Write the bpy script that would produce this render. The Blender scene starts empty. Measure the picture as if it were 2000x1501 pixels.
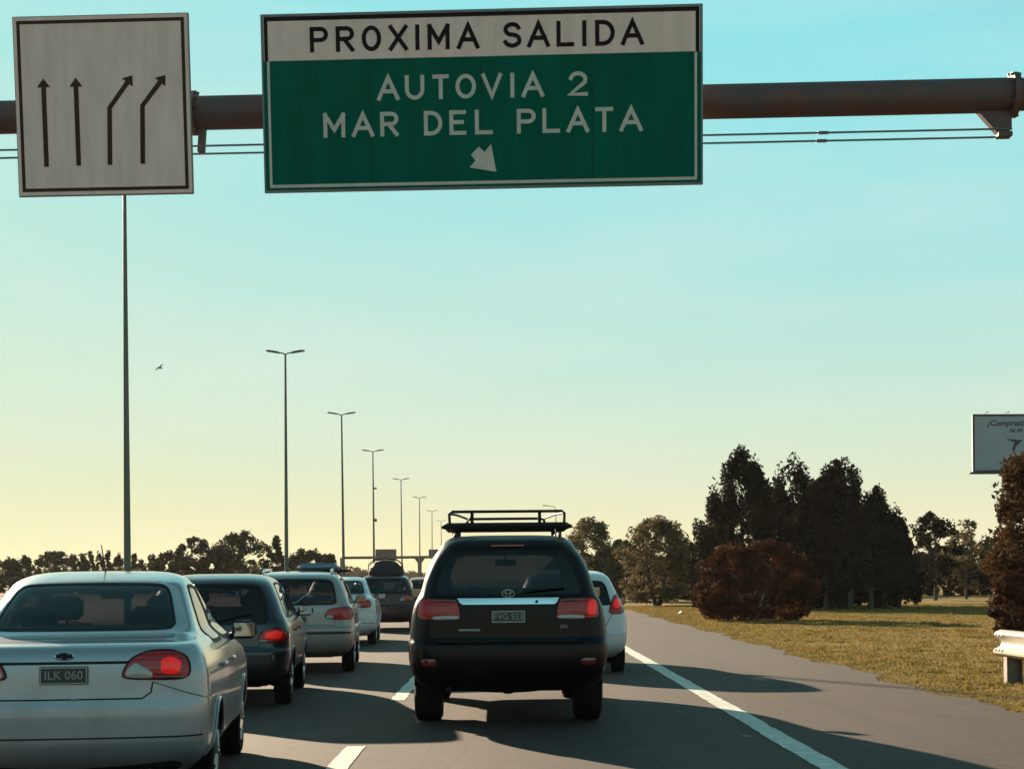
import bpy, math, random
import numpy as np
from mathutils import Vector, Matrix

R = math.radians
scene = bpy.context.scene
COL = scene.collection

# ------------------------------------------------------------------ camera
EYE = 1.38                      # eye height of someone sitting in a car
ROLL = R(0.5)
cam_data = bpy.data.cameras.new('camera')
cam = bpy.data.objects.new('camera', cam_data)
COL.objects.link(cam)
cam.location = (0, 0, EYE)
cam.rotation_euler = (R(90), ROLL, 0)
cam_data.sensor_width = 36.0
cam_data.lens = 54.0
cam_data.shift_x = 0.0075
cam_data.shift_y = 0.18975
cam_data.clip_start = 0.05
cam_data.clip_end = 6000
scene.camera = cam

# ------------------------------------------------------------------ sky, sun, exposure
SUN_AZ, SUN_EL = R(29), R(16.5)          # ahead and to the left
sdir = Vector((-math.sin(SUN_AZ) * math.cos(SUN_EL), math.cos(SUN_AZ) * math.cos(SUN_EL), math.sin(SUN_EL)))
world = bpy.data.worlds.new('World')
scene.world = world
world.use_nodes = True
wt = world.node_tree
wn = wt.nodes
bg = wn['Background']
sky = wn.new('ShaderNodeTexSky')
sky.sky_type = 'NISHITA'
sky.sun_disc = False
sky.sun_elevation = SUN_EL
sky.sun_rotation = -SUN_AZ
sky.air_density = 1.0
sky.dust_density = 0.4
sky.ozone_density = 1.0
# the photograph's teal-to-straw grade, applied to the whole sky alike
def wmath(op, a, b_):
    n = wn.new('ShaderNodeMath'); n.operation = op
    for i, q in enumerate((a, b_)):
        if isinstance(q, (int, float)): n.inputs[i].default_value = q
        else: wt.links.new(q, n.inputs[i])
    return n.outputs[0]
sep = wn.new('ShaderNodeSeparateColor'); wt.links.new(sky.outputs['Color'], sep.inputs['Color'])
comb = wn.new('ShaderNodeCombineColor')
sr, sg, sb = (wmath('MAXIMUM', wmath('MULTIPLY', sep.outputs[i], 0.1), 0.05) for i in range(3))
SKY_GAIN = 3.5
knee = wmath('POWER', wmath('MINIMUM', wmath('DIVIDE', sg, 0.36), 1.0), 0.85)     # highlights compressed, the dimmer sky left linear
gain = wmath('MULTIPLY', knee, SKY_GAIN)
warm = wmath('MAXIMUM', wmath('DIVIDE', sr, sb), 0.52)          # how reddened the air is, from zenith to horizon
red = wmath('MULTIPLY', wmath('SUBTRACT', 1.0, wmath('EXPONENT', wmath('MULTIPLY', wmath('SUBTRACT', warm, 0.30), -1.0 / 0.70), 0.0)), 0.90)
blue = wmath('MULTIPLY', wmath('POWER', wmath('MINIMUM', wmath('DIVIDE', sb, sg), 1.4), 0.50), 0.685)
green = wmath('MULTIPLY', wmath('POWER', sg, 0.06), 0.765)
# elevation part of the grade: straw at the horizon, teal higher up, the same all round
wtc = wn.new('ShaderNodeTexCoord')
wsp = wn.new('ShaderNodeSeparateXYZ'); wt.links.new(wtc.outputs['Generated'], wsp.inputs[0])
el = wmath('MAXIMUM', wsp.outputs['Z'], 0.0)
red_el = wmath('MAXIMUM', wmath('MULTIPLY', wmath('EXPONENT', wmath('MULTIPLY', el, -1 / .30), 0.0), 0.88), 0.24)
blue_el = wmath('SUBTRACT', 0.78, wmath('MULTIPLY', wmath('EXPONENT', wmath('MULTIPLY', el, -1 / .13), 0.0), 0.42))
red = wmath('ADD', wmath('MULTIPLY', red, .38), wmath('MULTIPLY', red_el, .62))
blue = wmath('ADD', wmath('MULTIPLY', blue, .38), wmath('MULTIPLY', blue_el, .62))
# faint high wisps
wmp = wn.new('ShaderNodeMapping'); wmp.inputs['Scale'].default_value = (2.2, 2.2, 13.0)
wt.links.new(wtc.outputs['Generated'], wmp.inputs['Vector'])
wnz = wn.new('ShaderNodeTexNoise'); wnz.inputs['Scale'].default_value = 1.5; wnz.inputs['Detail'].default_value = 7; wnz.inputs['Roughness'].default_value = .55
wt.links.new(wmp.outputs['Vector'], wnz.inputs['Vector'])
wisp = wn.new('ShaderNodeMapRange'); wisp.inputs['From Min'].default_value = .42; wisp.inputs['From Max'].default_value = .75
wisp.inputs['To Min'].default_value = 0.0; wisp.inputs['To Max'].default_value = .22
wt.links.new(wnz.outputs['Fac'], wisp.inputs['Value'])
for i, (ch, c) in enumerate(((red, .86), (green, .84), (blue, .74))):
    mixc = wmath('ADD', wmath('MULTIPLY', ch, wmath('SUBTRACT', 1.0, wisp.outputs['Result'])), wmath('MULTIPLY', wisp.outputs['Result'], c))
    wt.links.new(wmath('MULTIPLY', mixc, gain), comb.inputs[i])
wt.links.new(comb.outputs[0], bg.inputs['Color'])
bg.inputs['Strength'].default_value = 0.1

sun_data = bpy.data.lights.new('sun', 'SUN')
sun_data.energy = 5.0
sun_data.angle = R(0.6)
sun_data.color = (1.0, 0.80, 0.56)
sun = bpy.data.objects.new('sun', sun_data)
COL.objects.link(sun)
sun.rotation_euler = sdir.to_track_quat('Z', 'Y').to_euler()

vs = scene.view_settings
vs.view_transform = 'Standard'
vs.look = 'None'
vs.exposure = 1.6
vs.gamma = 1.0
vs.use_curve_mapping = False

# ------------------------------------------------------------------ helpers
def at(px, py, d):
    """real-world point at distance d seen at photo pixel (2000 px wide)"""
    a, b = (px - 985.0) * d / 3000.0, (1130.0 - py) * d / 3000.0
    c, s = math.cos(ROLL), math.sin(ROLL)
    return (a * c + b * s, d, EYE + (-a * s + b * c))

def link(o, parent=None):
    COL.objects.link(o)
    if parent is not None:
        o.parent = parent
    return o

def tag(o, label=None, cat=None, group=None, kind=None):
    if label: o['label'] = label
    if cat: o['category'] = cat
    if group: o['group'] = group
    if kind: o['kind'] = kind
    return o

def thing(name, label, cat, loc=(0, 0, 0), rz=0.0, group=None):
    o = bpy.data.objects.new(name, None)
    o.empty_display_size = 0.2
    o.location = loc
    o.rotation_euler = (0, 0, rz)
    link(o)
    return tag(o, label, cat, group)

class MB:
    """collects shapes for one mesh object"""
    def __init__(self):
        self.v, self.f = [], []
    def add(self, vs, fs):
        n = len(self.v)
        self.v.extend([tuple(p) for p in vs])
        self.f.extend([tuple(i + n for i in q) for q in fs])
        return self
    def box(self, c, s, rz=0.0, rx=0.0, taper=1.0, bev=0.0):
        m = Matrix.Rotation(rz, 3, 'Z') @ Matrix.Rotation(rx, 3, 'X')
        hx, hy, hz = s[0] / 2, s[1] / 2, s[2] / 2
        if bev <= 0:
            vs = [(x * hx * (taper if z > 0 else 1), y * hy * (taper if z > 0 else 1), z * hz)
                  for z in (-1, 1) for y in (-1, 1) for x in (-1, 1)]
            fs = [(0, 2, 3, 1), (4, 5, 7, 6), (0, 1, 5, 4), (2, 6, 7, 3), (0, 4, 6, 2), (1, 3, 7, 5)]
        else:
            b = min(bev, hx * .95, hy * .95, hz * .95)
            vs, fs = [], []
            idx = {}
            for z in (-1, 1):
                for y in (-1, 1):
                    for x in (-1, 1):
                        t = taper if z > 0 else 1
                        for a in range(3):
                            p = [x * (hx - (b if a != 0 else 0)) * t, y * (hy - (b if a != 1 else 0)) * t, z * (hz - (b if a != 2 else 0))]
                            idx[(x, y, z, a)] = len(vs); vs.append(tuple(p))
            for a in range(3):
                o1, o2 = [k for k in range(3) if k != a]
                for sgn in (-1, 1):
                    q = []
                    for (i, j) in ((-1, -1), (1, -1), (1, 1), (-1, 1)):
                        k = [0, 0, 0]; k[a] = sgn; k[o1] = i; k[o2] = j
                        q.append(idx[(k[0], k[1], k[2], a)])
                    flip = (sgn > 0) == (a == 1)
                    fs.append(tuple(q[::-1]) if flip else tuple(q))
            for a in range(3):
                o1, o2 = [k for k in range(3) if k != a]
                for i in (-1, 1):
                    for j in (-1, 1):
                        k0 = [0, 0, 0]; k1 = [0, 0, 0]
                        k0[a], k1[a] = -1, 1
                        k0[o1] = k1[o1] = i; k0[o2] = k1[o2] = j
                        fs.append((idx[(*k0, o1)], idx[(*k1, o1)], idx[(*k1, o2)], idx[(*k0, o2)]))
            for z in (-1, 1):
                for y in (-1, 1):
                    for x in (-1, 1):
                        fs.append((idx[(x, y, z, 0)], idx[(x, y, z, 1)], idx[(x, y, z, 2)]))
        self.add([tuple(m @ Vector(p) + Vector(c)) for p in vs], fs)
        return self
    def tube(self, pts, rad, n=8, cap=True):
        pts = [Vector(p) for p in pts]
        rads = rad if isinstance(rad, (list, tuple)) else [rad] * len(pts)
        rings = []
        up = None
        for i, p in enumerate(pts):
            t = (pts[min(i + 1, len(pts) - 1)] - pts[max(i - 1, 0)])
            t.normalize()
            if up is None:
                a = Vector((0, 0, 1)) if abs(t.z) < .9 else Vector((1, 0, 0))
                up = t.cross(a).normalized()
            up = (up - t * up.dot(t)).normalized()
            w = t.cross(up)
            rings.append([p + (up * math.cos(k * 2 * math.pi / n) + w * math.sin(k * 2 * math.pi / n)) * rads[i] for k in range(n)])
        vs = [q for r in rings for q in r]
        fs = []
        for i in range(len(rings) - 1):
            for k in range(n):
                k2 = (k + 1) % n
                fs.append((i * n + k, i * n + k2, (i + 1) * n + k2, (i + 1) * n + k))
        if cap:
            fs.append(tuple(range(n))[::-1])
            fs.append(tuple((len(rings) - 1) * n + k for k in range(n)))
        return self.add(vs, fs)
    def lathe(self, prof, axis='Z', n=24, c=(0, 0, 0)):
        """prof: (radius, height along axis)"""
        vs, fs = [], []
        for (r, h) in prof:
            for k in range(n):
                a = k * 2 * math.pi / n
                if axis == 'Z': p = (r * math.cos(a), r * math.sin(a), h)
                elif axis == 'X': p = (h, r * math.cos(a), r * math.sin(a))
                else: p = (r * math.cos(a), h, r * math.sin(a))
                vs.append((p[0] + c[0], p[1] + c[1], p[2] + c[2]))
        for i in range(len(prof) - 1):
            for k in range(n):
                k2 = (k + 1) % n
                q = (i * n + k, i * n + k2, (i + 1) * n + k2, (i + 1) * n + k)
                fs.append(q if axis != 'Y' else q[::-1])
        return self.add(vs, fs)
    def prism(self, poly, y0, y1, plane='XZ'):
        """poly in (x,z) extruded along y, or (x,y) extruded along z"""
        n = len(poly)
        def P(a, b, t): return (a, t, b) if plane == 'XZ' else ((a, b, t) if plane == 'XY' else (t, a, b))
        vs = [P(a, b, y0) for a, b in poly] + [P(a, b, y1) for a, b in poly]
        fs = [tuple(range(n)), tuple(range(2 * n - 1, n - 1, -1))]
        for k in range(n):
            k2 = (k + 1) % n
            fs.append((k2, k, k + n, k2 + n))
        return self.add(vs, fs)
    def build(self, name, mat, parent=None, sharp=35, kind=None):
        return mesh_obj(name, self.v, self.f, mat, parent, sharp, kind)

def mesh_obj(name, v, f, mat, parent=None, sharp=35, kind=None, recalc=False):
    me = bpy.data.meshes.new(name)
    me.from_pydata(v, [], f)
    me.validate()
    if mat is not None: me.materials.append(mat)
    if recalc:
        import bmesh
        bm = bmesh.new(); bm.from_mesh(me)
        bmesh.ops.recalc_face_normals(bm, faces=bm.faces)
        bm.to_mesh(me); bm.free()
    if sharp:
        me.shade_smooth()
        me.set_sharp_from_angle(angle=R(sharp))
    o = bpy.data.objects.new(name, me)
    link(o, parent)
    if kind: o['kind'] = kind
    return o

def copy_tree(o, parent=None):
    c = o.copy()
    COL.objects.link(c)
    c.parent = parent
    for ch in list(o.children):
        copy_tree(ch, c)
    return c

# ------------------------------------------------------------------ materials
def mat(name, col, rough=0.6, metal=0.0, spec=0.5, coat=0.0, var=0.0, vscale=6.0, bump=0.0, bscale=40.0, emit=None, estr=0.0, col2=None, detail=4.0, stretch=None):
    m = bpy.data.materials.new(name)
    m.use_nodes = True
    nt = m.node_tree
    b = nt.nodes['Principled BSDF']
    b.inputs['Base Color'].default_value = (*col, 1)
    b.inputs['Roughness'].default_value = rough
    b.inputs['Metallic'].default_value = metal
    b.inputs['Specular IOR Level'].default_value = spec
    b.inputs['Coat Weight'].default_value = coat
    b.inputs['Coat Roughness'].default_value = 0.06
    if emit:
        b.inputs['Emission Color'].default_value = (*emit, 1)
        b.inputs['Emission Strength'].default_value = estr
    if var > 0 or bump > 0 or col2:
        tc = nt.nodes.new('ShaderNodeTexCoord')
        src = tc.outputs['Object']
        if stretch:
            mp = nt.nodes.new('ShaderNodeMapping')
            mp.inputs['Scale'].default_value = stretch
            nt.links.new(src, mp.inputs['Vector']); src = mp.outputs['Vector']
    if var > 0 or col2:
        nz = nt.nodes.new('ShaderNodeTexNoise')
        nz.inputs['Scale'].default_value = vscale
        nz.inputs['Detail'].default_value = detail
        nt.links.new(src, nz.inputs['Vector'])
        rp = nt.nodes.new('ShaderNodeValToRGB')
        c2 = col2 if col2 else tuple(min(1, c * (1 + var)) for c in col)
        c1 = col if col2 else tuple(c * (1 - var) for c in col)
        rp.color_ramp.elements[0].position = 0.3
        rp.color_ramp.elements[0].color = (*c1, 1)
        rp.color_ramp.elements[1].position = 0.7
        rp.color_ramp.elements[1].color = (*c2, 1)
        nt.links.new(nz.outputs['Fac'], rp.inputs['Fac'])
        nt.links.new(rp.outputs['Color'], b.inputs['Base Color'])
        if var > 0 and rough < .7:
            mr = nt.nodes.new('ShaderNodeMapRange')
            mr.inputs['To Min'].default_value = rough * 0.8
            mr.inputs['To Max'].default_value = min(1, rough * 1.3)
            nt.links.new(nz.outputs['Fac'], mr.inputs['Value'])
            nt.links.new(mr.outputs['Result'], b.inputs['Roughness'])
    if bump > 0:
        n2 = nt.nodes.new('ShaderNodeTexNoise')
        n2.inputs['Scale'].default_value = bscale
        n2.inputs['Detail'].default_value = 3
        nt.links.new(src, n2.inputs['Vector'])
        bp = nt.nodes.new('ShaderNodeBump')
        bp.inputs['Strength'].default_value = bump
        bp.inputs['Distance'].default_value = 0.01
        nt.links.new(n2.outputs['Fac'], bp.inputs['Height'])
        nt.links.new(bp.outputs['Normal'], b.inputs['Normal'])
    return m

def paint(name, col, rough=.34, metal=.5, coat=1.0, dust=.8, spec=.5):
    """car paint with road dust that thickens towards the sills"""
    m = bpy.data.materials.new(name)
    m.use_nodes = True
    nt = m.node_tree
    b = nt.nodes['Principled BSDF']
    b.inputs['Metallic'].default_value = metal
    b.inputs['Specular IOR Level'].default_value = spec
    tc = nt.nodes.new('ShaderNodeTexCoord')
    sp = nt.nodes.new('ShaderNodeSeparateXYZ'); nt.links.new(tc.outputs['Object'], sp.inputs[0])
    nz = nt.nodes.new('ShaderNodeTexNoise'); nz.inputs['Scale'].default_value = 3.2; nz.inputs['Detail'].default_value = 9; nz.inputs['Roughness'].default_value = .65
    nt.links.new(tc.outputs['Object'], nz.inputs['Vector'])
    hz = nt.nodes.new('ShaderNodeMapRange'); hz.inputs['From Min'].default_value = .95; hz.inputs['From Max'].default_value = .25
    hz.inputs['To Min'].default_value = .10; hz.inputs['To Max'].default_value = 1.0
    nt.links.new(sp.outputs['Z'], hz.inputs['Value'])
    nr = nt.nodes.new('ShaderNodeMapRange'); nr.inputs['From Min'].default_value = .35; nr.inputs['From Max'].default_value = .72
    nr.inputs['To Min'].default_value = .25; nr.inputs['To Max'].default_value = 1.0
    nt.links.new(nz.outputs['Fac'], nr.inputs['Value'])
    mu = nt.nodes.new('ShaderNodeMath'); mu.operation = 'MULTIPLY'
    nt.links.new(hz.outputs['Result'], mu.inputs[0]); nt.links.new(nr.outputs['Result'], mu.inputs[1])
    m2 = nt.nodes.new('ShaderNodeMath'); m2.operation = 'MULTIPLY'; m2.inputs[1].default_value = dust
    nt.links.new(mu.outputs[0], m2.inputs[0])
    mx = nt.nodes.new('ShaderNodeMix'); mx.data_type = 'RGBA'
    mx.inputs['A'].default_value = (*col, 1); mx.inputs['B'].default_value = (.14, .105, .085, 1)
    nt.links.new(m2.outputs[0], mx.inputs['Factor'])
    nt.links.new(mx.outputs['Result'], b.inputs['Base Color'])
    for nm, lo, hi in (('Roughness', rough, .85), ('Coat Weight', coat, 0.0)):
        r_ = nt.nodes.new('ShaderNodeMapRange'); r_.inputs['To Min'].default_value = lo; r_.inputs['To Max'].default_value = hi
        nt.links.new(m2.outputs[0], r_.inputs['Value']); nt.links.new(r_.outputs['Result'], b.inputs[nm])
    b.inputs['Coat Roughness'].default_value = .07
    return m

def glass_mat(name, tintc, refl=1.0):
    m = bpy.data.materials.new(name)
    m.use_nodes = True
    nt = m.node_tree
    for n in list(nt.nodes): nt.nodes.remove(n)
    out = nt.nodes.new('ShaderNodeOutputMaterial')
    mix = nt.nodes.new('ShaderNodeMixShader')
    tr = nt.nodes.new('ShaderNodeBsdfTransparent'); tr.inputs['Color'].default_value = (*tintc, 1)
    gl = nt.nodes.new('ShaderNodeBsdfGlossy'); gl.inputs['Roughness'].default_value = 0.03
    gl.inputs['Color'].default_value = (refl, refl, refl, 1)
    lw = nt.nodes.new('ShaderNodeLayerWeight'); lw.inputs['Blend'].default_value = .5
    pw = nt.nodes.new('ShaderNodeMath'); pw.operation = 'POWER'; pw.inputs[1].default_value = 5.0
    mr = nt.nodes.new('ShaderNodeMapRange'); mr.inputs['To Min'].default_value = .045; mr.inputs['To Max'].default_value = .9
    nt.links.new(lw.outputs['Facing'], pw.inputs[0]); nt.links.new(pw.outputs[0], mr.inputs['Value'])
    nt.links.new(mr.outputs['Result'], mix.inputs['Fac'])
    nt.links.new(tr.outputs['BSDF'], mix.inputs[1])
    nt.links.new(gl.outputs['BSDF'], mix.inputs[2])
    nt.links.new(mix.outputs['Shader'], out.inputs['Surface'])
    return m

def leaf_mat(name, c1, c2, trans=0.25):
    m = bpy.data.materials.new(name)
    m.use_nodes = True
    nt = m.node_tree
    b = nt.nodes['Principled BSDF']
    b.inputs['Roughness'].default_value = 0.85
    b.inputs['Specular IOR Level'].default_value = 0.06
    tc = nt.nodes.new('ShaderNodeTexCoord')
    nz = nt.nodes.new('ShaderNodeTexNoise'); nz.inputs['Scale'].default_value = 1.6; nz.inputs['Detail'].default_value = 6
    nt.links.new(tc.outputs['Object'], nz.inputs['Vector'])
    rp = nt.nodes.new('ShaderNodeValToRGB')
    rp.color_ramp.elements[0].position = .35; rp.color_ramp.elements[0].color = (*c1, 1)
    rp.color_ramp.elements[1].position = .68; rp.color_ramp.elements[1].color = (*c2, 1)
    nt.links.new(nz.outputs['Fac'], rp.inputs['Fac'])
    nt.links.new(rp.outputs['Color'], b.inputs['Base Color'])
    tl = nt.nodes.new('ShaderNodeBsdfTranslucent')
    nt.links.new(rp.outputs['Color'], tl.inputs['Color'])
    mix = nt.nodes.new('ShaderNodeMixShader'); mix.inputs['Fac'].default_value = trans
    nt.links.new(b.outputs['BSDF'], mix.inputs[1]); nt.links.new(tl.outputs['BSDF'], mix.inputs[2])
    nt.links.new(mix.outputs['Shader'], nt.nodes['Material Output'].inputs['Surface'])
    return m

def road_mat():
    m = bpy.data.materials.new('asphalt')
    m.use_nodes = True
    nt = m.node_tree; b = nt.nodes['Principled BSDF']
    b.inputs['Roughness'].default_value = 0.85
    b.inputs['Specular IOR Level'].default_value = 0.3
    tc = nt.nodes.new('ShaderNodeTexCoord')
    def noise(scale, detail, stretch=None):
        n = nt.nodes.new('ShaderNodeTexNoise'); n.inputs['Scale'].default_value = scale; n.inputs['Detail'].default_value = detail
        if stretch:
            mp = nt.nodes.new('ShaderNodeMapping'); mp.inputs['Scale'].default_value = stretch
            nt.links.new(tc.outputs['Object'], mp.inputs['Vector']); nt.links.new(mp.outputs['Vector'], n.inputs['Vector'])
        else:
            nt.links.new(tc.outputs['Object'], n.inputs['Vector'])
        return n
    fine, mid, streak = noise(60, 3), noise(2.2, 5), noise(1.0, 4, (2.2, 0.06, 1))
    rp = nt.nodes.new('ShaderNodeValToRGB')
    rp.color_ramp.elements[0].position = .3; rp.color_ramp.elements[0].color = (.030, .0180, .016, 1)
    rp.color_ramp.elements[1].position = .75; rp.color_ramp.elements[1].color = (.077, .0470, .041, 1)
    nt.links.new(fine.outputs['Fac'], rp.inputs['Fac'])
    def mul(a, n, lo, hi):
        mr = nt.nodes.new('ShaderNodeMapRange'); mr.inputs['From Min'].default_value = .3; mr.inputs['From Max'].default_value = .7
        mr.inputs['To Min'].default_value = lo; mr.inputs['To Max'].default_value = hi
        nt.links.new(n.outputs['Fac'], mr.inputs['Value'])
        mx = nt.nodes.new('ShaderNodeMix'); mx.data_type = 'RGBA'; mx.blend_type = 'MULTIPLY'; mx.inputs['Factor'].default_value = 1
        nt.links.new(a, mx.inputs['A']); nt.links.new(mr.outputs['Result'], mx.inputs['B'])
        return mx.outputs['Result']
    c = mul(rp.outputs['Color'], mid, .86, 1.12)
    c = mul(c, streak, .82, 1.15)
    c = mul(c, noise(13, 5), .80, 1.20)
    sx = nt.nodes.new('ShaderNodeSeparateXYZ'); nt.links.new(tc.outputs['Object'], sx.inputs[0])
    def m_(op, a, b_):
        n = nt.nodes.new('ShaderNodeMath'); n.operation = op
        for i, q in enumerate((a, b_)):
            if isinstance(q, (int, float)): n.inputs[i].default_value = q
            else: nt.links.new(q, n.inputs[i])
        return n.outputs[0]
    wob = noise(.5, 4, (1, .12, 1))
    lx = m_('ADD', m_('SUBTRACT', sx.outputs['X'], .55), m_('MULTIPLY', m_('SUBTRACT', wob.outputs['Fac'], .5), .5))
    oil = m_('POWER', m_('MAXIMUM', m_('COSINE', m_('MULTIPLY', lx, 2 * math.pi / 3.5), 0.0), 0.0), 3.0)          # drips along lane centres
    trk = m_('POWER', m_('MAXIMUM', m_('COSINE', m_('MULTIPLY', m_('SUBTRACT', lx, .80), 2 * math.pi / 1.75), 0.0), 0.0), 2.0)   # polished wheel paths
    onroad = m_('LESS_THAN', sx.outputs['X'], 2.43)
    wear = m_('ADD', m_('MULTIPLY', oil, -.20), m_('MULTIPLY', trk, .14))
    wear = m_('MULTIPLY', m_('MULTIPLY', wear, onroad), m_('ADD', mid.outputs['Fac'], .45))
    wear = m_('ADD', m_('ADD', wear, 1.0), m_('MULTIPLY', m_('SUBTRACT', 1.0, onroad), -.10))
    wmx = nt.nodes.new('ShaderNodeMix'); wmx.data_type = 'RGBA'; wmx.blend_type = 'MULTIPLY'; wmx.inputs['Factor'].default_value = 1
    nt.links.new(c, wmx.inputs['A']); nt.links.new(wear, wmx.inputs['B'])
    c = wmx.outputs['Result']
    # darker repair patches with straight edges
    br = nt.nodes.new('ShaderNodeTexBrick'); br.offset = .37; br.inputs['Scale'].default_value = 1.0
    br.inputs['Brick Width'].default_value = 9.0; br.inputs['Row Height'].default_value = 1.75; br.inputs['Mortar Size'].default_value = .012
    br.inputs['Color1'].default_value = (.90, .90, .90, 1); br.inputs['Color2'].default_value = (1.06, 1.06, 1.06, 1); br.inputs['Mortar'].default_value = (.62, .60, .60, 1)
    bmp = nt.nodes.new('ShaderNodeMapping'); bmp.inputs['Rotation'].default_value = (0, 0, R(90)); bmp.inputs['Location'].default_value = (0, .62, 0)
    nt.links.new(tc.outputs['Object'], bmp.inputs['Vector']); nt.links.new(bmp.outputs['Vector'], br.inputs['Vector'])
    pmx = nt.nodes.new('ShaderNodeMix'); pmx.data_type = 'RGBA'; pmx.blend_type = 'MULTIPLY'; pmx.inputs['Factor'].default_value = .8
    nt.links.new(c, pmx.inputs['A']); nt.links.new(br.outputs['Color'], pmx.inputs['B'])
    c = pmx.outputs['Result']
    # thin cracks
    vo = nt.nodes.new('ShaderNodeTexVoronoi'); vo.feature = 'DISTANCE_TO_EDGE'; vo.inputs['Scale'].default_value = .22
    ds = noise(1.1, 5)
    ad = nt.nodes.new('ShaderNodeMix'); ad.data_type = 'RGBA'; ad.blend_type = 'ADD'; ad.inputs['Factor'].default_value = .8
    nt.links.new(tc.outputs['Object'], ad.inputs['A']); nt.links.new(ds.outputs['Color'], ad.inputs['B'])
    nt.links.new(ad.outputs['Result'], vo.inputs['Vector'])
    mr = nt.nodes.new('ShaderNodeMapRange'); mr.inputs['From Max'].default_value = .005; mr.inputs['To Min'].default_value = .45
    nt.links.new(vo.outputs['Distance'], mr.inputs['Value'])
    mx = nt.nodes.new('ShaderNodeMix'); mx.data_type = 'RGBA'; mx.blend_type = 'MULTIPLY'; mx.inputs['Factor'].default_value = 1
    nt.links.new(c, mx.inputs['A']); nt.links.new(mr.outputs['Result'], mx.inputs['B'])
    nt.links.new(mx.outputs['Result'], b.inputs['Base Color'])
    bp = nt.nodes.new('ShaderNodeBump'); bp.inputs['Strength'].default_value = .5; bp.inputs['Distance'].default_value = .008
    nt.links.new(fine.outputs['Fac'], bp.inputs['Height']); nt.links.new(bp.outputs['Normal'], b.inputs['Normal'])
    return m

def ground_mat():
    m = bpy.data.materials.new('dry_grass_ground')
    m.use_nodes = True
    nt = m.node_tree; b = nt.nodes['Principled BSDF']
    b.inputs['Roughness'].default_value = 0.95
    b.inputs['Specular IOR Level'].default_value = 0.1
    tc = nt.nodes.new('ShaderNodeTexCoord')
    n1 = nt.nodes.new('ShaderNodeTexNoise'); n1.inputs['Scale'].default_value = .28; n1.inputs['Detail'].default_value = 8
    n2 = nt.nodes.new('ShaderNodeTexNoise'); n2.inputs['Scale'].default_value = 14; n2.inputs['Detail'].default_value = 4
    nt.links.new(tc.outputs['Object'], n1.inputs['Vector']); nt.links.new(tc.outputs['Object'], n2.inputs['Vector'])
    rp = nt.nodes.new('ShaderNodeValToRGB')
    e = rp.color_ramp.elements
    e[0].position = .34; e[0].color = (.135, .097, .026, 1)
    e[1].position = .66; e[1].color = (.29, .185, .070, 1)
    x = e.new(.5); x.color = (.215, .145, .044, 1)
    nt.links.new(n1.outputs['Fac'], rp.inputs['Fac'])
    mr = nt.nodes.new('ShaderNodeMapRange'); mr.inputs['From Min'].default_value = .3; mr.inputs['From Max'].default_value = .7
    mr.inputs['To Min'].default_value = .6; mr.inputs['To Max'].default_value = 1.25
    nt.links.new(n2.outputs['Fac'], mr.inputs['Value'])
    mx = nt.nodes.new('ShaderNodeMix'); mx.data_type = 'RGBA'; mx.blend_type = 'MULTIPLY'; mx.inputs['Factor'].default_value = 1
    nt.links.new(rp.outputs['Color'], mx.inputs['A']); nt.links.new(mr.outputs['Result'], mx.inputs['B'])
    sx = nt.nodes.new('ShaderNodeSeparateXYZ'); nt.links.new(tc.outputs['Object'], sx.inputs[0])
    n3 = nt.nodes.new('ShaderNodeTexNoise'); n3.inputs['Scale'].default_value = 1.1; n3.inputs['Detail'].default_value = 7
    nt.links.new(tc.outputs['Object'], n3.inputs['Vector'])
    ma = nt.nodes.new('ShaderNodeMath'); ma.operation = 'MULTIPLY_ADD'; ma.inputs[1].default_value = 2.2; ma.inputs[2].default_value = 4.55
    nt.links.new(n3.outputs['Fac'], ma.inputs[0])
    sb = nt.nodes.new('ShaderNodeMath'); sb.operation = 'SUBTRACT'; nt.links.new(ma.outputs[0], sb.inputs[0]); nt.links.new(sx.outputs['X'], sb.inputs[1])
    sr_ = nt.nodes.new('ShaderNodeMapRange'); sr_.inputs['From Min'].default_value = -.15; sr_.inputs['From Max'].default_value = .35
    nt.links.new(sb.outputs[0], sr_.inputs['Value'])
    so = nt.nodes.new('ShaderNodeMix'); so.data_type = 'RGBA'; so.inputs['B'].default_value = (.135, .095, .066, 1)
    nt.links.new(sr_.outputs['Result'], so.inputs['Factor']); nt.links.new(mx.outputs['Result'], so.inputs['A'])
    nt.links.new(so.outputs['Result'], b.inputs['Base Color'])
    bp = nt.nodes.new('ShaderNodeBump'); bp.inputs['Strength'].default_value = .8; bp.inputs['Distance'].default_value = .05
    nt.links.new(n2.outputs['Fac'], bp.inputs['Height']); nt.links.new(bp.outputs['Normal'], b.inputs['Normal'])
    return m

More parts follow.
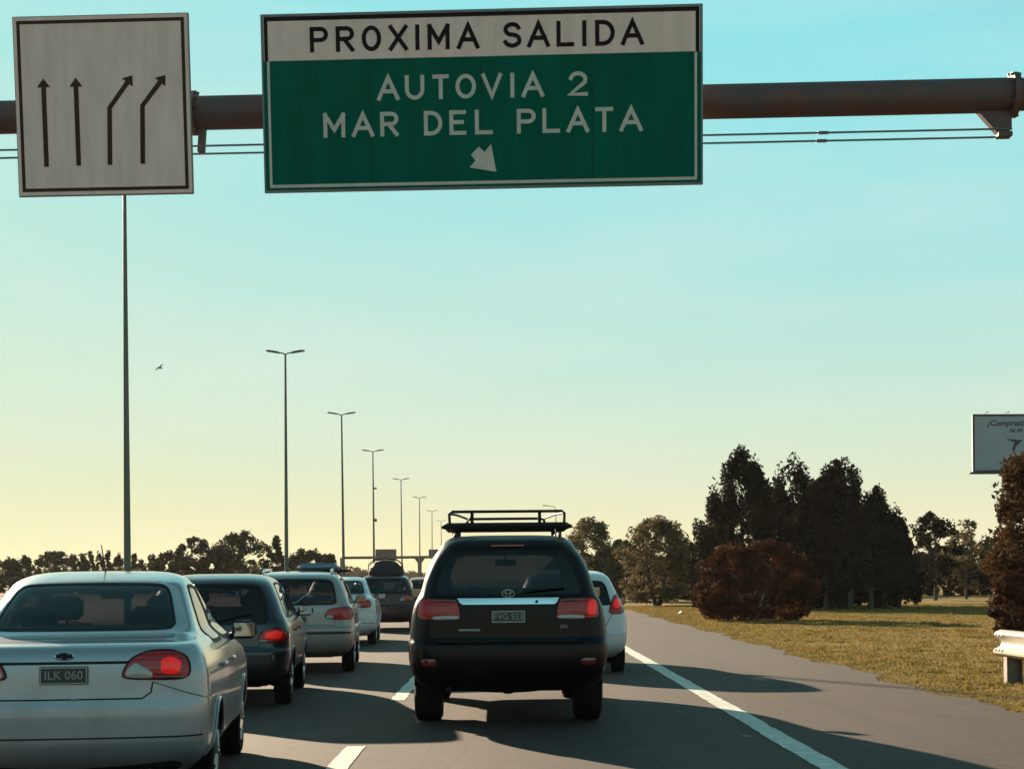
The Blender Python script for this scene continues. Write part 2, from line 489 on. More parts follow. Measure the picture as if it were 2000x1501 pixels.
M = dict(
    asphalt=road_mat(), ground=ground_mat(),
    paint_white=mat('road_paint', (.50, .49, .45), .75, var=.30, vscale=11, bump=.3, bscale=60, detail=10),
    grass=leaf_mat('grass_blade', (.17, .125, .034), (.29, .20, .070), .3),
    steel_rust=mat('weathered_steel_beam', (.080, .066, .074), .65, .2, col2=(.135, .066, .058), vscale=2.2, detail=7, bump=.15, bscale=25),
    steel=mat('galvanised_steel', (.42, .42, .42), .5, .6, var=.15, vscale=8),
    cable=mat('steel_cable', (.14, .17, .20), .5, .2),
    sign_frame=mat('sign_edge_metal', (.20, .21, .21), .6, .3, var=.1),
    sign_white=mat('sign_white_sheet', (.78, .575, .53), .6, spec=.15, stretch=(2.5, 1, .5), var=.09, vscale=3, detail=6),
    sign_green=mat('sign_green_sheet', (.000, .098, .066), .6, spec=.08, stretch=(2.5, 1, .6), var=.16, vscale=1.6, detail=5),
    sign_black=mat('sign_black_vinyl', (.020, .010, .014), .7, spec=.1),
    sign_letter=mat('sign_letter_sheet', (.55, .50, .46), .6, spec=.15, var=.08, vscale=6),
    sign_brown=mat('sign_dark_arrow', (.060, .028, .026), .7, spec=.1),
    lamp=mat('lamp_post_paint', (.10, .11, .09), .55, .2, var=.15, vscale=1.5),
    lamphead=mat('lamp_head_metal', (.09, .10, .10), .5, .3),
    rail=mat('guardrail_zinc', (.40, .35, .29), .5, .15, var=.14, vscale=5, detail=7),
    post=mat('guardrail_post', (.20, .17, .15), .7, .3, var=.2, vscale=7),
    bark=mat('bark', (.055, .042, .034), .9, var=.35, vscale=9, bump=.6, bscale=14),
    conifer=leaf_mat('conifer_foliage', (.012, .010, .007), (.032, .023, .014), .12),
    conifer2=leaf_mat('conifer_foliage_brown', (.015, .010, .008), (.036, .023, .015), .12),
    olive=leaf_mat('olive_foliage', (.080, .061, .033), (.185, .142, .072), .3),
    redleaf=leaf_mat('red_brown_foliage', (.035, .014, .009), (.095, .034, .018), .2),
    brownleaf=leaf_mat('brown_foliage', (.035, .020, .011), (.090, .046, .020), .22),
    farleaf=leaf_mat('far_foliage', (.030, .025, .014), (.060, .045, .022), .2),
    tyre=mat('tyre_rubber', (.012, .010, .010), .9, spec=.15, bump=.3, bscale=60),
    rim=mat('wheel_rim', (.30, .30, .30), .35, .8),
    black=mat('black_plastic', (.012, .010, .011), .6, spec=.2),
    under=mat('underbody', (.010, .008, .008), .9, spec=.1),
    cloth=mat('seat_cloth', (.030, .029, .031), .9),
    lining=mat('cabin_lining', (.045, .043, .042), .9),
    dash=mat('dashboard', (.02, .02, .021), .7),
    glass=glass_mat('tinted_glass', (.30, .33, .33)),
    glass_dark=glass_mat('dark_tinted_glass', (.055, .050, .060)),
    glass_black=glass_mat('privacy_glass', (.024, .023, .029)),
    glass_clear=glass_mat('clear_glass', (.72, .78, .76)),
    mirror=mat('mirror_glass', (.30, .31, .32), .05, 1.0),
    chrome=mat('chrome', (.62, .66, .70), .16, 1.0),
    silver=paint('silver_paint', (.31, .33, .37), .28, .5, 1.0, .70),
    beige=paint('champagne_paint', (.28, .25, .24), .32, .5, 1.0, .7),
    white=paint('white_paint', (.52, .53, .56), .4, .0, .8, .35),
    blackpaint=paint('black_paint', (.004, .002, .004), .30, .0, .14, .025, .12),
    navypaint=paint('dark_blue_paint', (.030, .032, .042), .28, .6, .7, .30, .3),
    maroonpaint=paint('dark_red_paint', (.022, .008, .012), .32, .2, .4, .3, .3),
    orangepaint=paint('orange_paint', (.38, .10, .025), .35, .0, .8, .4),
    lampred=mat('tail_lamp_red', (.235, .004, .006), .25, spec=.3, coat=.4, emit=(1, .05, .03), estr=.012),
    lamplit=mat('brake_light_lit', (.45, .008, .008), .25, spec=.3, coat=.4, emit=(1, .018, .010), estr=.11),
    lampdark=mat('tail_lamp_dark_red', (.12, .008, .012), .15, coat=1.0),
    lampclear=mat('lamp_clear_lens', (.36, .33, .31), .15, coat=1.0),
    lampamber=mat('lamp_amber', (.55, .18, .03), .2, coat=1.0),
    plate=mat('number_plate_black', (.035, .033, .036), .5),
    plate_white=mat('number_plate_white', (.30, .29, .29), .5),
    bag=mat('luggage_cover', (.014, .013, .015), .8, bump=.5, bscale=9),
    boxgrey=mat('roof_box_grey', (.10, .13, .17), .4, coat=.5),
    board=mat('billboard_sheet', (.25, .30, .36), .6, var=.06, vscale=.5),
    boardtxt=mat('billboard_print', (.008, .018, .035), .6),
    boardframe=mat('billboard_frame', (.03, .035, .035), .7),
    far_metal=mat('far_gantry_metal', (.030, .026, .026), .8, spec=.1),
    bird=mat('bird_feathers', (.03, .035, .03), .8),
    paper=mat('paper_scrap', (.75, .72, .66), .8),
)

# ------------------------------------------------------------------ ground, road, markings
rng = np.random.default_rng(7)
def sheet(name, xs, ys, z, mat_, zf=None):
    v = [(x, y, (zf(x, y) if zf else z)) for y in ys for x in xs]
    nx = len(xs)
    f = [(j * nx + i, j * nx + i + 1, (j + 1) * nx + i + 1, (j + 1) * nx + i) for j in range(len(ys) - 1) for i in range(nx - 1)]
    return mesh_obj(name, v, f, mat_, None, 0)

g = sheet('ground', [-1400, -600, -60, -11.9, 5.0, 40, 600, 1400], [-280, 0, 60, 300, 900, 1500], 0.0, M['ground'])
tag(g, 'dry yellow mown grass plain beside the motorway', 'ground', kind='structure')

# carriageway with a slightly ragged verge on the right
vy = list(np.concatenate([np.arange(-30, 70, .35), np.arange(70, 200, 4), np.arange(200, 1301, 50)]))
rv, rf = [], []
for i, y in enumerate(vy):
    e = 5.05 + .10 * math.sin(y * .9) + .07 * math.sin(y * 2.7 + 1) + .05 * rng.normal()
    e += .25 * max(0, min(1, (y - 20) / 40))
    rv += [(-11.9, y, .010), (2.6, y, .010), (e, y, .010)]
    if i:
        a = 3 * i
        rf += [(a - 3, a - 2, a + 1, a), (a - 2, a - 1, a + 2, a + 1)]
road = mesh_obj('road', rv, rf, M['asphalt'], None, 0)
tag(road, 'worn brown grey asphalt motorway with hard shoulder', 'road', kind='structure')
mv = [(-30.5, -200, .006), (-14.6, -200, .006), (-14.6, 1300, .006), (-30.5, 1300, .006)]
r2 = mesh_obj('far_carriageway', mv, [(0, 1, 2, 3)], M['asphalt'], None, 0)
tag(r2, 'asphalt of the opposite carriageway beyond the lamp posts', 'road', kind='structure')

def stripe(name, x, w, y0, y1, n=1, jag=.006):
    ys = np.linspace(y0, y1, max(2, int((y1 - y0) / .25)) if y1 - y0 < 150 else 400)
    v, f = [], []
    for i, y in enumerate(ys):
        v += [(x - w / 2 + rng.normal() * jag, y, .0145), (x + w / 2 + rng.normal() * jag, y, .0145)]
        if i: f.append((2 * i - 2, 2 * i - 1, 2 * i + 1, 2 * i))
    return mesh_obj(name, v, f, M['paint_white'], road, 0)
stripe('edge_line', 2.33, .20, -20, 120)
stripe('edge_line', -11.5, .15, -20, 120)
for lx in (-1.23, -4.75, -8.2):
    k = 8.16 - 9.3 * 2
    while k < 120:
        stripe('lane_dash', lx, .16, k, k + 4.5)
        k += 9.3

# grass blades along the verge: nobody could count them
def grass_patch(name, n, x0, x1, y0, y1, h0, h1, label):
    # more blades close to the camera
    t = rng.random(n)
    y = y0 * (y1 / y0) ** t
    x = x0 + (x1 - x0) * rng.random(n) ** 1.3
    edge = 5.02 + .10 * np.sin(y * .9) + .07 * np.sin(y * 2.7 + 1) + .25 * np.clip((y - 20) / 40, 0, 1)
    x = x + np.maximum(0, edge - x) * 1.0 + np.where(x < edge, rng.random(n) * .25 - .08, 0)
    h = (h0 + (h1 - h0) * rng.random(n) ** 2) * (1 + .4 * np.sin(x * 1.7 + y * .8) * np.sin(y * .45))
    m = n // 7                                            # a share of the blades gathers in taller tufts
    tx, ty = x[rng.integers(m, n, 420)], y[rng.integers(m, n, 420)]
    k = rng.integers(0, 420, m)
    x[:m] = np.maximum(tx[k] + rng.normal(size=m) * .09, edge[:m] - .06); y[:m] = ty[k] + rng.normal(size=m) * .11; h[:m] *= 1.6
    h *= np.clip((x - edge) / .7 + .35, .25, 1)
    w = .006 + .009 * rng.random(n) + y * .0003
    a = rng.random(n) * 6.283
    lx, ly = rng.normal(size=n) * .5 * h, rng.normal(size=n) * .5 * h
    v = np.zeros((n, 3, 3), np.float32)
    v[:, 0] = np.stack([x - np.cos(a) * w, y - np.sin(a) * w, np.zeros(n)], 1)
    v[:, 1] = np.stack([x + np.cos(a) * w, y + np.sin(a) * w, np.zeros(n)], 1)
    v[:, 2] = np.stack([x + lx, y + ly, h], 1)
    return fast_mesh(name, v.reshape(-1, 3), 3, M['grass'], None)

def fast_mesh(name, verts, k, mat_, parent):
    """every k consecutive vertices are one face"""
    n = len(verts)
    me = bpy.data.meshes.new(name)
    me.vertices.add(n)
    me.vertices.foreach_set('co', np.asarray(verts, np.float32).ravel())
    me.loops.add(n)
    me.loops.foreach_set('vertex_index', np.arange(n, dtype=np.int32))
    me.polygons.add(n // k)
    me.polygons.foreach_set('loop_start', np.arange(0, n, k, dtype=np.int32))
    me.polygons.foreach_set('loop_total', np.full(n // k, k, np.int32))
    me.update(calc_edges=True)
    me.validate()
    me.materials.append(mat_)
    o = bpy.data.objects.new(name, me)
    return link(o, parent)

gr = grass_patch('grass', 220000, 4.95, 26, 13, 75, .015, .05, '')
tag(gr, 'short dry grass blades covering the verge right of the shoulder', 'grass', kind='stuff')

# ------------------------------------------------------------------ sign gantry
GD = 18.0            # distance of the gantry
GZ = EYE + (1130 - 208) * GD / 3000.0
gantry = thing('sign_gantry', 'weathered steel tube gantry spanning the motorway overhead', 'gantry', (0, GD, 0), R(-2.5))
gx0, gx1 = -14.0, 8.6
br = .192
b = MB(); b.tube([(gx0, 0, GZ), (-3.62, 0, GZ)], br, 28); b.build('beam_tube', M['steel_rust'], gantry)
b = MB(); b.tube([(-3.62, 0, GZ), (5.93, 0, GZ)], br + .004, 28); b.build('beam_tube', M['steel_rust'], gantry)
b = MB(); b.tube([(5.93, 0, GZ), (gx1, 0, GZ)], br - .012, 28); b.build('beam_tube', M['steel_rust'], gantry)
for x in (-3.62, 5.93):
    b = MB()
    b.tube([(x - .035, 0, GZ), (x + .035, 0, GZ)], br + .065, 28)
    for k in range(12):
        a = k * math.pi / 6
        b.tube([(x - .06, math.cos(a) * (br + .045), GZ + math.sin(a) * (br + .045)), (x + .06, math.cos(a) * (br + .045), GZ + math.sin(a) * (br + .045))], .015, 6)
    fl = b.build('flange', M['steel_rust'], gantry)
b = MB()
b.prism([(5.50, GZ - br + .02), (5.90, GZ - br + .02), (5.90, GZ - .40), (5.84, GZ - .47), (5.74, GZ - .45)], -.05, .05)
b.box((5.82, 0, GZ - .46), (.16, .16, .05))
b.build('cable_bracket', M['steel_rust'], gantry)
b = MB()
b.prism([(-3.56, GZ - br + .02), (-3.48, GZ - br + .02), (-3.50, GZ - .46), (-3.58, GZ - .46)], -.04, .04)
b.build('cable_bracket', M['steel_rust'], gantry)
for dz, dy in ((-.405, -.06), (-.465, .06)):
    b = MB(); b.tube([(gx0, dy, GZ + dz), (-3.5, dy, GZ + dz), (5.9, dy, GZ + dz)], .012, 6)
    b.build('cable', M['cable'], gantry)
    b = MB(); b.tube([(3.68, dy, GZ + dz), (3.80, dy, GZ + dz)], .02, 6); b.build('cable_coupler', M['cable'], gantry)
for x in (gx0, gx1):
    b = MB(); b.tube([(x, 0, -.1), (x, 0, GZ + .5)], [.26, .21], 24)
    b.box((x, 0, .03), (.8, .8, .06))
    b.build('column', M['steel_rust'], gantry)

# stroke letters -----------------------------------------------------
def arc(cx, cy, rx, ry, a0, a1, n=10):
    return [(cx + rx * math.cos(R(a0 + (a1 - a0) * i / n)), cy + ry * math.sin(R(a0 + (a1 - a0) * i / n))) for i in range(n + 1)]
# unit box 0..1 in x and y, strokes are centre lines
GLYPH = {
    'P': [[(0, 0), (0, 1)], [(0, 1)] + arc(.62, .74, .38, .26, 90, -90) + [(0, .48)]],
    'R': [[(0, 0), (0, 1)], [(0, 1)] + arc(.62, .75, .38, .25, 90, -90) + [(0, .50)], [(.45, .50), (1, 0)]],
    'O': [arc(.5, .5, .5, .5, 90, 450, 28)],
    'X': [[(0, 0), (1, 1)], [(0, 1), (1, 0)]],
    'I': [[(.5, 0), (.5, 1)]],
    'M': [[(0, 0), (0, 1)], [(0, 1), (.5, .28), (1, 1)], [(1, 1), (1, 0)]],
    'A': [[(0, 0), (.5, 1), (1, 0)], [(.18, .34), (.82, .34)]],
    'S': [arc(.5, .755, .46, .245, 20, 250, 14) + arc(.5, .255, .5, .255, 80, -160, 14)],
    'L': [[(0, 1), (0, 0), (1, 0)]],
    'D': [[(0, 0), (0, 1)], [(0, 1), (.35, 1)] + arc(.35, .5, .65, .5, 90, -90, 16) + [(0, 0)]],
    'U': [[(0, 1)] + arc(.5, .42, .5, .42, 180, 360, 14) + [(1, 1)]],
    'T': [[(0, 1), (1, 1)], [(.5, 1), (.5, 0)]],
    'V': [[(0, 1), (.5, 0), (1, 1)]],
    'E': [[(1, 1), (0, 1), (0, 0), (1, 0)], [(0, .52), (.82, .52)]],
    '2': [arc(.5, .70, .47, .30, 165, -30, 14) + [(0, 0), (1, 0)]],
}
def strokes(paths, x0, z0, w, h, t, y0, y1):
    """thick strokes as thin prisms; box x0..x0+w includes the stroke width"""
    mb = MB()
    lift = 0
    for path in paths:
        P = [(x0 + t / 2 + a * (w - t), z0 + t / 2 + c * (h - t)) for a, c in path]
        P = [p for i, p in enumerate(P) if i == 0 or math.hypot(p[0] - P[i - 1][0], p[1] - P[i - 1][1]) > 1e-5]
        n = len(P)
        L, Rr = [], []
        for i in range(n):
            def nrm(a, c):
                d = math.hypot(c[0] - a[0], c[1] - a[1]) or 1e-9
                return (-(c[1] - a[1]) / d, (c[0] - a[0]) / d)
            closed = math.hypot(P[0][0] - P[-1][0], P[0][1] - P[-1][1]) < 1e-6
            n1 = nrm(P[i - 1], P[i]) if i > 0 else (nrm(P[-2], P[-1]) if closed else nrm(P[0], P[1]))
            n2 = nrm(P[i], P[i + 1]) if i < n - 1 else (nrm(P[0], P[1]) if closed else nrm(P[-2], P[-1]))
            mx, mz = n1[0] + n2[0], n1[1] + n2[1]
            k = 1.0 / max(.35, (mx * mx + mz * mz) / 2)
            ox, oz = mx * k * t / 2, mz * k * t / 2
            ext = [0, 0]
            if not closed and (i == 0 or i == n - 1):   # square caps
                a, c = (P[0], P[1]) if i == 0 else (P[-1], P[-2])
                d = math.hypot(c[0] - a[0], c[1] - a[1]) or 1e-9
                ext = [-(c[0] - a[0]) / d * t / 2, -(c[1] - a[1]) / d * t / 2]
            L.append((P[i][0] + ox + ext[0], P[i][1] + oz + ext[1]))
            Rr.append((P[i][0] - ox + ext[0], P[i][1] - oz + ext[1]))
        yy = y0 - lift; lift += .0004
        v = [(a, yy, c) for a, c in L] + [(a, yy, c) for a, c in Rr] + [(a, y1, c) for a, c in L] + [(a, y1, c) for a, c in Rr]
        f = []
        for i in range(n - 1):
            f.append((i + 1, i, n + i, n + i + 1))
            f.append((i, i + 1, 2 * n + i + 1, 2 * n + i))
            f.append((n + i + 1, n + i, 3 * n + i, 3 * n + i + 1))
        f.append((0, 2 * n, 3 * n, n)); f.append((n - 1, 2 * n - 1, 4 * n - 1, 3 * n - 1))
        mb.add(v, f)
    return mb

PXS = GD / 3000.0    # metres per photo pixel at the gantry
def sign_frame_rect(mb, x0, x1, z0, z1, t, ya, yb):
    mb.box(((x0 + x1) / 2, (ya + yb) / 2, z1 - t / 2), (x1 - x0, yb - ya, t))
    mb.box(((x0 + x1) / 2, (ya + yb) / 2, z0 + t / 2), (x1 - x0, yb - ya, t))
    mb.box((x0 + t / 2, (ya + yb) / 2, (z0 + z1) / 2), (t, yb - ya, z1 - z0 - 2 * t))
    mb.box((x1 - t / 2, (ya + yb) / 2, (z0 + z1) / 2), (t, yb - ya, z1 - z0 - 2 * t))

# --- green direction sign: local x to the right, z up, faces -y
def place_sign(name, label, px_c, py_c, w_px, h_px, tilt):
    c = at(px_c, py_c, GD)
    dy = -.34
    yaw = R(-2.5)
    d = GD + math.sin(yaw) * c[0] * 1.0 + dy
    k = d / GD
    o = thing(name, label, 'road sign', (c[0] * k, d, EYE + (c[2] - EYE) * k), yaw)
    o.rotation_euler = (tilt, 0, yaw)
    return o, k
W, H = 862 * PXS, 343 * PXS
gs, k1 = place_sign('direction_sign', 'green overhead direction sign with white PROXIMA SALIDA header panel', 940, 194, 862, 343, R(5))
gs.scale = (k1, k1, k1)
def sx(px): return (px - 431) * PXS
def sz(py): return (171.5 - py) * PXS
b = MB(); b.box((0, .02, 0), (W, .04, H), bev=.006); b.build('back_panel', M['sign_frame'], gs)
b = MB(); b.box((0, -.004, (sz(6) + sz(90)) / 2), (W - 12 * PXS, .008, 84 * PXS)); b.build('header_panel', M['sign_white'], gs)
b = MB(); b.box((0, -.004, (sz(90.5) + sz(338)) / 2), (W - 8 * PXS, .008, 247.5 * PXS)); b.build('green_panel', M['sign_green'], gs)
b = MB()
b.box((0, -.0085, sz(10)), (W - 14 * PXS, .006, 8 * PXS))
b.box((sx(10.5), -.0085, (sz(14) + sz(90)) / 2), (7 * PXS, .006, 76 * PXS))
b.box((sx(851.5), -.0085, (sz(14) + sz(90)) / 2), (7 * PXS, .006, 76 * PXS))
b.build('black_border', M['sign_black'], gs)
b = MB()
b.box((0, -.0085, sz(331)), (W - 24 * PXS, .006, 6 * PXS))
b.box((sx(14), -.0085, (sz(91) + sz(328)) / 2), (5 * PXS, .006, 237 * PXS))
b.box((sx(848), -.0085, (sz(91) + sz(328)) / 2), (5 * PXS, .006, 237 * PXS))
b.build('light_border', M['sign_letter'], gs)
for x in (215, 431, 647):
    b = MB(); b.box((sx(x), -.0082, (sz(91) + sz(328)) / 2), (.006, .001, 236 * PXS)); b.build('panel_joint', M['sign_black'], gs)
def word_row(letters, top, bot, matname, t=7.6):
    for ch, a, c in letters:
        mb = strokes(GLYPH[ch], sx(a - 508), sz(bot), (c - a) * PXS, (bot - top) * PXS, t * PXS, -.0125, -.0075)
        mb.build('letter', M[matname], gs, 0)
word_row([('P', 605, 641), ('R', 656, 692), ('O', 707, 745), ('X', 760, 797), ('I', 812, 820), ('M', 836, 879), ('A', 893, 937),
          ('S', 983, 1019), ('A', 1030, 1074), ('L', 1087, 1121), ('I', 1137, 1145), ('D', 1162, 1200), ('A', 1212, 1256)], 27, 75.5, 'sign_black', 8)
word_row([('A', 735, 779), ('U', 790, 828), ('T', 844, 876), ('O', 889, 929), ('V', 940, 980), ('I', 996, 1004), ('A', 1018, 1062), ('2', 1109, 1147)], 123, 170, 'sign_letter')
word_row([('M', 628, 671), ('A', 684, 728), ('R', 740, 776), ('D', 826, 862), ('E', 876, 909), ('L', 926, 961), ('P', 1008, 1045),
          ('L', 1058, 1092), ('A', 1105, 1149), ('T', 1161, 1196), ('A', 1208, 1253)], 192, 239, 'sign_letter')
poly = [(967, 334), (914, 326), (926, 313), (917, 302), (933, 286), (944, 296), (957, 281)]
poly = [(sx(a - 508), sz(c - 35 + .0267 * (a - 508))) for a, c in poly][::-1]
b = MB(); b.prism(poly, -.0125, -.0075); b.build('arrow', M['sign_letter'], gs, 0)
for x in (-1.6, 1.6):
    b = MB(); b.box((x, .075, 0), (.08, .06, H * .9)); b.build('stiffener', M['steel'], gs)
    b = MB(); b.box((x, .13, -.05), (.06, .06, .5)); b.build('clamp', M['steel'], gs)

# --- white lane arrow sign
WL, HL = 347 * PXS, 345 * PXS
ls, k2 = place_sign('lane_sign', 'square whitish overhead sign with four dark lane arrows', 201, 206, 347, 345, R(5))
ls.scale = (k2, k2, k2)
def lx_(px): return (px - 173.5) * PXS
def lz_(py): return (172.5 - py) * PXS
b = MB(); b.box((0, .02, 0), (WL, .04, HL), bev=.006); b.build('back_panel', M['sign_frame'], ls)
b = MB(); b.box((0, -.004, 0), (WL - 4 * PXS, .008, HL - 4 * PXS)); b.build('face_panel', M['sign_white'], ls)
b = MB(); sign_frame_rect(b, lx_(8.5), lx_(338.5), lz_(336), lz_(9), 6.5 * PXS, -.0115, -.0075); b.build('dark_border', M['sign_brown'], ls, 0)
def arrow(pts, hw_px=4.6, head=(13, 17)):
    """polyline arrow in sign pixels, head at the last point"""
    mb = MB()
    (ax, ay), (bx, by) = pts[-2], pts[-1]
    d = math.hypot(bx - ax, by - ay); ux, uy = (bx - ax) / d, (by - ay) / d
    base = (bx - ux * head[1], by - uy * head[1])
    path = pts[:-1] + [base]
    L, Q = [], []
    for i, p in enumerate(path):
        a = path[max(0, i - 1)]; c = path[min(len(path) - 1, i + 1)]
        dd = math.hypot(c[0] - a[0], c[1] - a[1]); nx, ny = -(c[1] - a[1]) / dd, (c[0] - a[0]) / dd
        L.append((p[0] + nx * hw_px, p[1] + ny * hw_px)); Q.append((p[0] - nx * hw_px, p[1] - ny * hw_px))
    nx, ny = -uy, ux
    outline = L + [(base[0] + nx * head[0], base[1] + ny * head[0]), (bx, by), (base[0] - nx * head[0], base[1] - ny * head[0])] + Q[::-1]
    poly = [(lx_(a), lz_(c)) for a, c in outline]
    mb.prism(poly, -.0125, -.0075)
    mb.build('lane_arrow', M['sign_brown'], ls, 0)
arrow([(58, 288), (58, 119)]); arrow([(122, 287), (122, 119)])
arrow([(184, 287), (187, 178), (234, 117)]); arrow([(249, 286), (252, 175), (299, 118)])
for x in (-.55, .55):
    b = MB(); b.box((x, .075, 0), (.08, .06, HL * .9)); b.build('stiffener', M['steel'], ls)
    b = MB(); b.box((x, .13, -.02), (.06, .06, .5)); b.build('clamp', M['steel'], ls)

# ------------------------------------------------------------------ lamp posts along the median
LX = -12.15
def lamp_post(y, x, label, h=14.0, extras=False):
    t = thing('lamp_post', label, 'lamp post', (x, y, 0), R(rng.normal() * 1.5), 'double headed lamp posts along the median')
    t.rotation_euler[1] = R(rng.normal() * .18)
    b = MB(); b.tube([(0, 0, -.1), (0, 0, 2.2), (0, 0, 7), (0, 0, h - .12)], [.125, .112, .088, .055], 14)
    b.tube([(0, 0, 0), (0, 0, .05)], .22, 14)
    b.build('pole', M['lamp'], t)
    for s in (-1, 1):
        b = MB(); b.tube([(0, 0, h - .16), (s * .16, 0, h - .09), (s * .40, 0, h - .05)], .035, 8); ar = b.build('arm', M['lamp'], t)
        b = MB()
        b.box((0, 0, 0), (.80, .30, .10), bev=.04, taper=.8)
        hd = b.build('lamp_head', M['lamphead'], t)
        hd.location = (s * .68, 0, h + .0); hd.rotation_euler = (0, -s * R(9), 0)
    if extras:
        b = MB(); b.box((.18, -.1, h * .735), (.34, .2, .16), bev=.03); b.tube([(0, 0, h * .735), (.1, -.05, h * .735)], .03, 6); b.build('camera_box', M['lamphead'], t)
        b = MB(); b.lathe([(.01, -.16), (.13, -.12), (.16, 0), (.13, .1), (.02, .14)], 'Z', 12, (.2, -.1, h * .515)); b.tube([(0, 0, h * .53), (.2, -.1, h * .53)], .03, 6); b.build('camera_dome', M['lamphead'], t)
    return t
lamp_labels = ['nearest median lamp post, its top hidden behind the lane arrow sign',
               'second lamp post with its twin heads in clear sky, tallest of those shown whole',
               'third median lamp post, standing right of the second tall one',
               'fourth median lamp post with camera boxes fixed to its pole',
               'fifth median lamp post, a thin pole left of the black car\'s rack',
               'sixth median lamp post, small and pale beside the roof rack',
               'seventh median lamp post, faint beside the left end of the roof rack',
               'eighth median lamp post, tiny and faint behind the roof rack']
for i, (y, px) in enumerate([(49.4, 249), (84.6, 556), (116, 669), (149.5, 729), (192, 784), (235, 819), (281, 843), (330, 862)]):
    X = (px - 985) * y / 3000.0 + (.1 if i else 0)
    lamp_post(y, X, lamp_labels[i], extras=(i == 3))
# one single-armed lamp on the right-hand side
t = thing('street_lamp', 'single-arm lamp showing above the right end of the roof rack', 'lamp post', (9.1, 268, 0))
b = MB(); b.tube([(0, 0, -.1), (0, 0, 8), (0, 0, 13.6)], [.13, .1, .06], 10); b.build('pole', M['lamp'], t)
b = MB(); b.tube([(0, 0, 13.5), (-.3, 0, 13.9), (-1.6, 0, 14.1)], .05, 8); b.build('arm', M['lamp'], t)
b = MB(); b.box((-1.9, 0, 14.12), (.9, .3, .14), bev=.04); b.build('lamp_head', M['lamphead'], t)

# ------------------------------------------------------------------ far gantry down the road
fd = 417.0
fg = thing('far_gantry', 'distant dark sign gantry seen above the queue of cars', 'gantry', (0, fd, 0))
zb = EYE + 44 * fd / 3000
xl, xr = (668 - 985) * fd / 3000, (905 - 985) * fd / 3000
xp = (820 - 985) * fd / 3000
b = MB(); b.tube([(xl, 0, zb), (xr, 0, zb)], .38, 10); b.build('beam_tube', M['far_metal'], fg)
b = MB(); b.tube([(xp, 0, -.1), (xp, 0, zb)], .55, 10)
b.prism([(xp - .5, zb - 1.6), (xp + .5, zb - 1.6), (xp + 1.7, zb), (xp - 1.7, zb)], -.25, .25); b.build('column', M['far_metal'], fg)
b = MB(); b.tube([(xl, 0, -.1), (xl, 0, zb)], .5, 10); b.build('column', M['far_metal'], fg)
for nm, px0, px1, py0, py1, lab in (('far_sign', 734, 775, 1070, 1093, 'distant dark rectangular sign above the car carrying roof luggage'), ('far_sign', 838, 862, 1071, 1086, 'small distant dark sign at the left edge of the black car')):
    s = MB(); x0, x1 = (px0 - 985) * fd / 3000, (px1 - 985) * fd / 3000
    s.box((0, 0, 0), (x1 - x0, .2, (py1 - py0) * fd / 3000), bev=.05)
    o = s.build(nm, M['far_metal'], None)
    o.location = ((x0 + x1) / 2, fd - .5, EYE + (1130 - (py0 + py1) / 2) * fd / 3000)
    tag(o, lab, 'road sign', 'distant signs on the far gantry')

# ------------------------------------------------------------------ guard rail
gx, gy = 6.42, 19.75
t = thing('guard_rail', 'pale zinc guard rail starting at the right edge of the verge', 'guard rail', (gx, gy, 0))
prof = [(-.02, .672), (.03, .676), (.085, .655), (.105, .625), (.095, .595), (.045, .555), (.020, .525), (.018, .490), (.035, .465), (.10, .430), (.125, .405), (.120, .380), (.075, .345), (.02, .328), (-.02, .332)]
v, f = [], []
ys = [0.0] + list(np.arange(-.5, -16.1, -.5))
n = len(prof)
for sh in (-.02, -.008):
    for j, y in enumerate(ys):
        for (a, c) in prof: v.append((-a + sh, y, c))
off = len(ys) * n
for j in range(len(ys) - 1):
    for i in range(n - 1):
        f.append((j * n + i, j * n + i + 1, (j + 1) * n + i + 1, (j + 1) * n + i))
        f.append((off + j * n + i + 1, off + j * n + i, off + (j + 1) * n + i, off + (j + 1) * n + i + 1))
for i in range(n - 1): f.append((i + 1, i, off + i, off + i + 1))
rb = mesh_obj('rail_beam', v, f, M['rail'], t, 40)
for y in (-.10, -.22, -.34):
    for z in (.61, .42):
        b = MB(); b.lathe([(.018, 0), (.018, .012), (.010, .018), (.001, .019)], 'X', 8, (0, 0, 0)); o = b.build('bolt', M['steel'], rb); o.location = (-.135, y, z); o.rotation_euler = (0, 0, math.pi)
for k in range(9):
    y = -.30 - k * 1.9
    b = MB()
    b.box((-.08, y, .135), (.012, .13, .55)); b.box((.11, y, .135), (.012, .13, .55)); b.box((.015, y + .059, .135), (.178, .012, .55))
    b.build('rail_post', M['post'], t)
    b = MB(); b.box((.055, y, .47), (.10, .12, .30)); b.build('spacer', M['post'], t)

# ------------------------------------------------------------------ billboard
bd = 110.0
c0 = at(1897, 866, bd)
bw, bh = 14.0, 111 * bd / 3000
t = thing('billboard', 'grey blue billboard rising behind the right-hand tree', 'billboard', (c0[0] + bw / 2, bd, c0[2]), R(2))
b = MB(); b.box((0, 0, 0), (bw, .25, bh)); b.build('panel', M['board'], t)
b = MB(); sign_frame_rect(b, -bw / 2 - .03, bw / 2 + .03, -bh / 2 - .03, bh / 2 + .03, .14, -.17, -.126); b.build('frame', M['boardframe'], t)
b = MB(); b.box((0, -.45, -bh / 2 - .12), (bw + .9, .7, .12)); b.build('catwalk', M['boardframe'], t)
for i in range(6):
    x = -bw / 2 + .9 + i * 1.5
    b = MB(); b.tube([(x, -.05, bh / 2), (x, -.1, bh / 2 + .12), (x, -.5, bh / 2 + .14)], .02, 6); b.box((x, -.55, bh / 2 + .13), (.14, .12, .06)); b.build('flood_lamp', M['boardframe'], t)
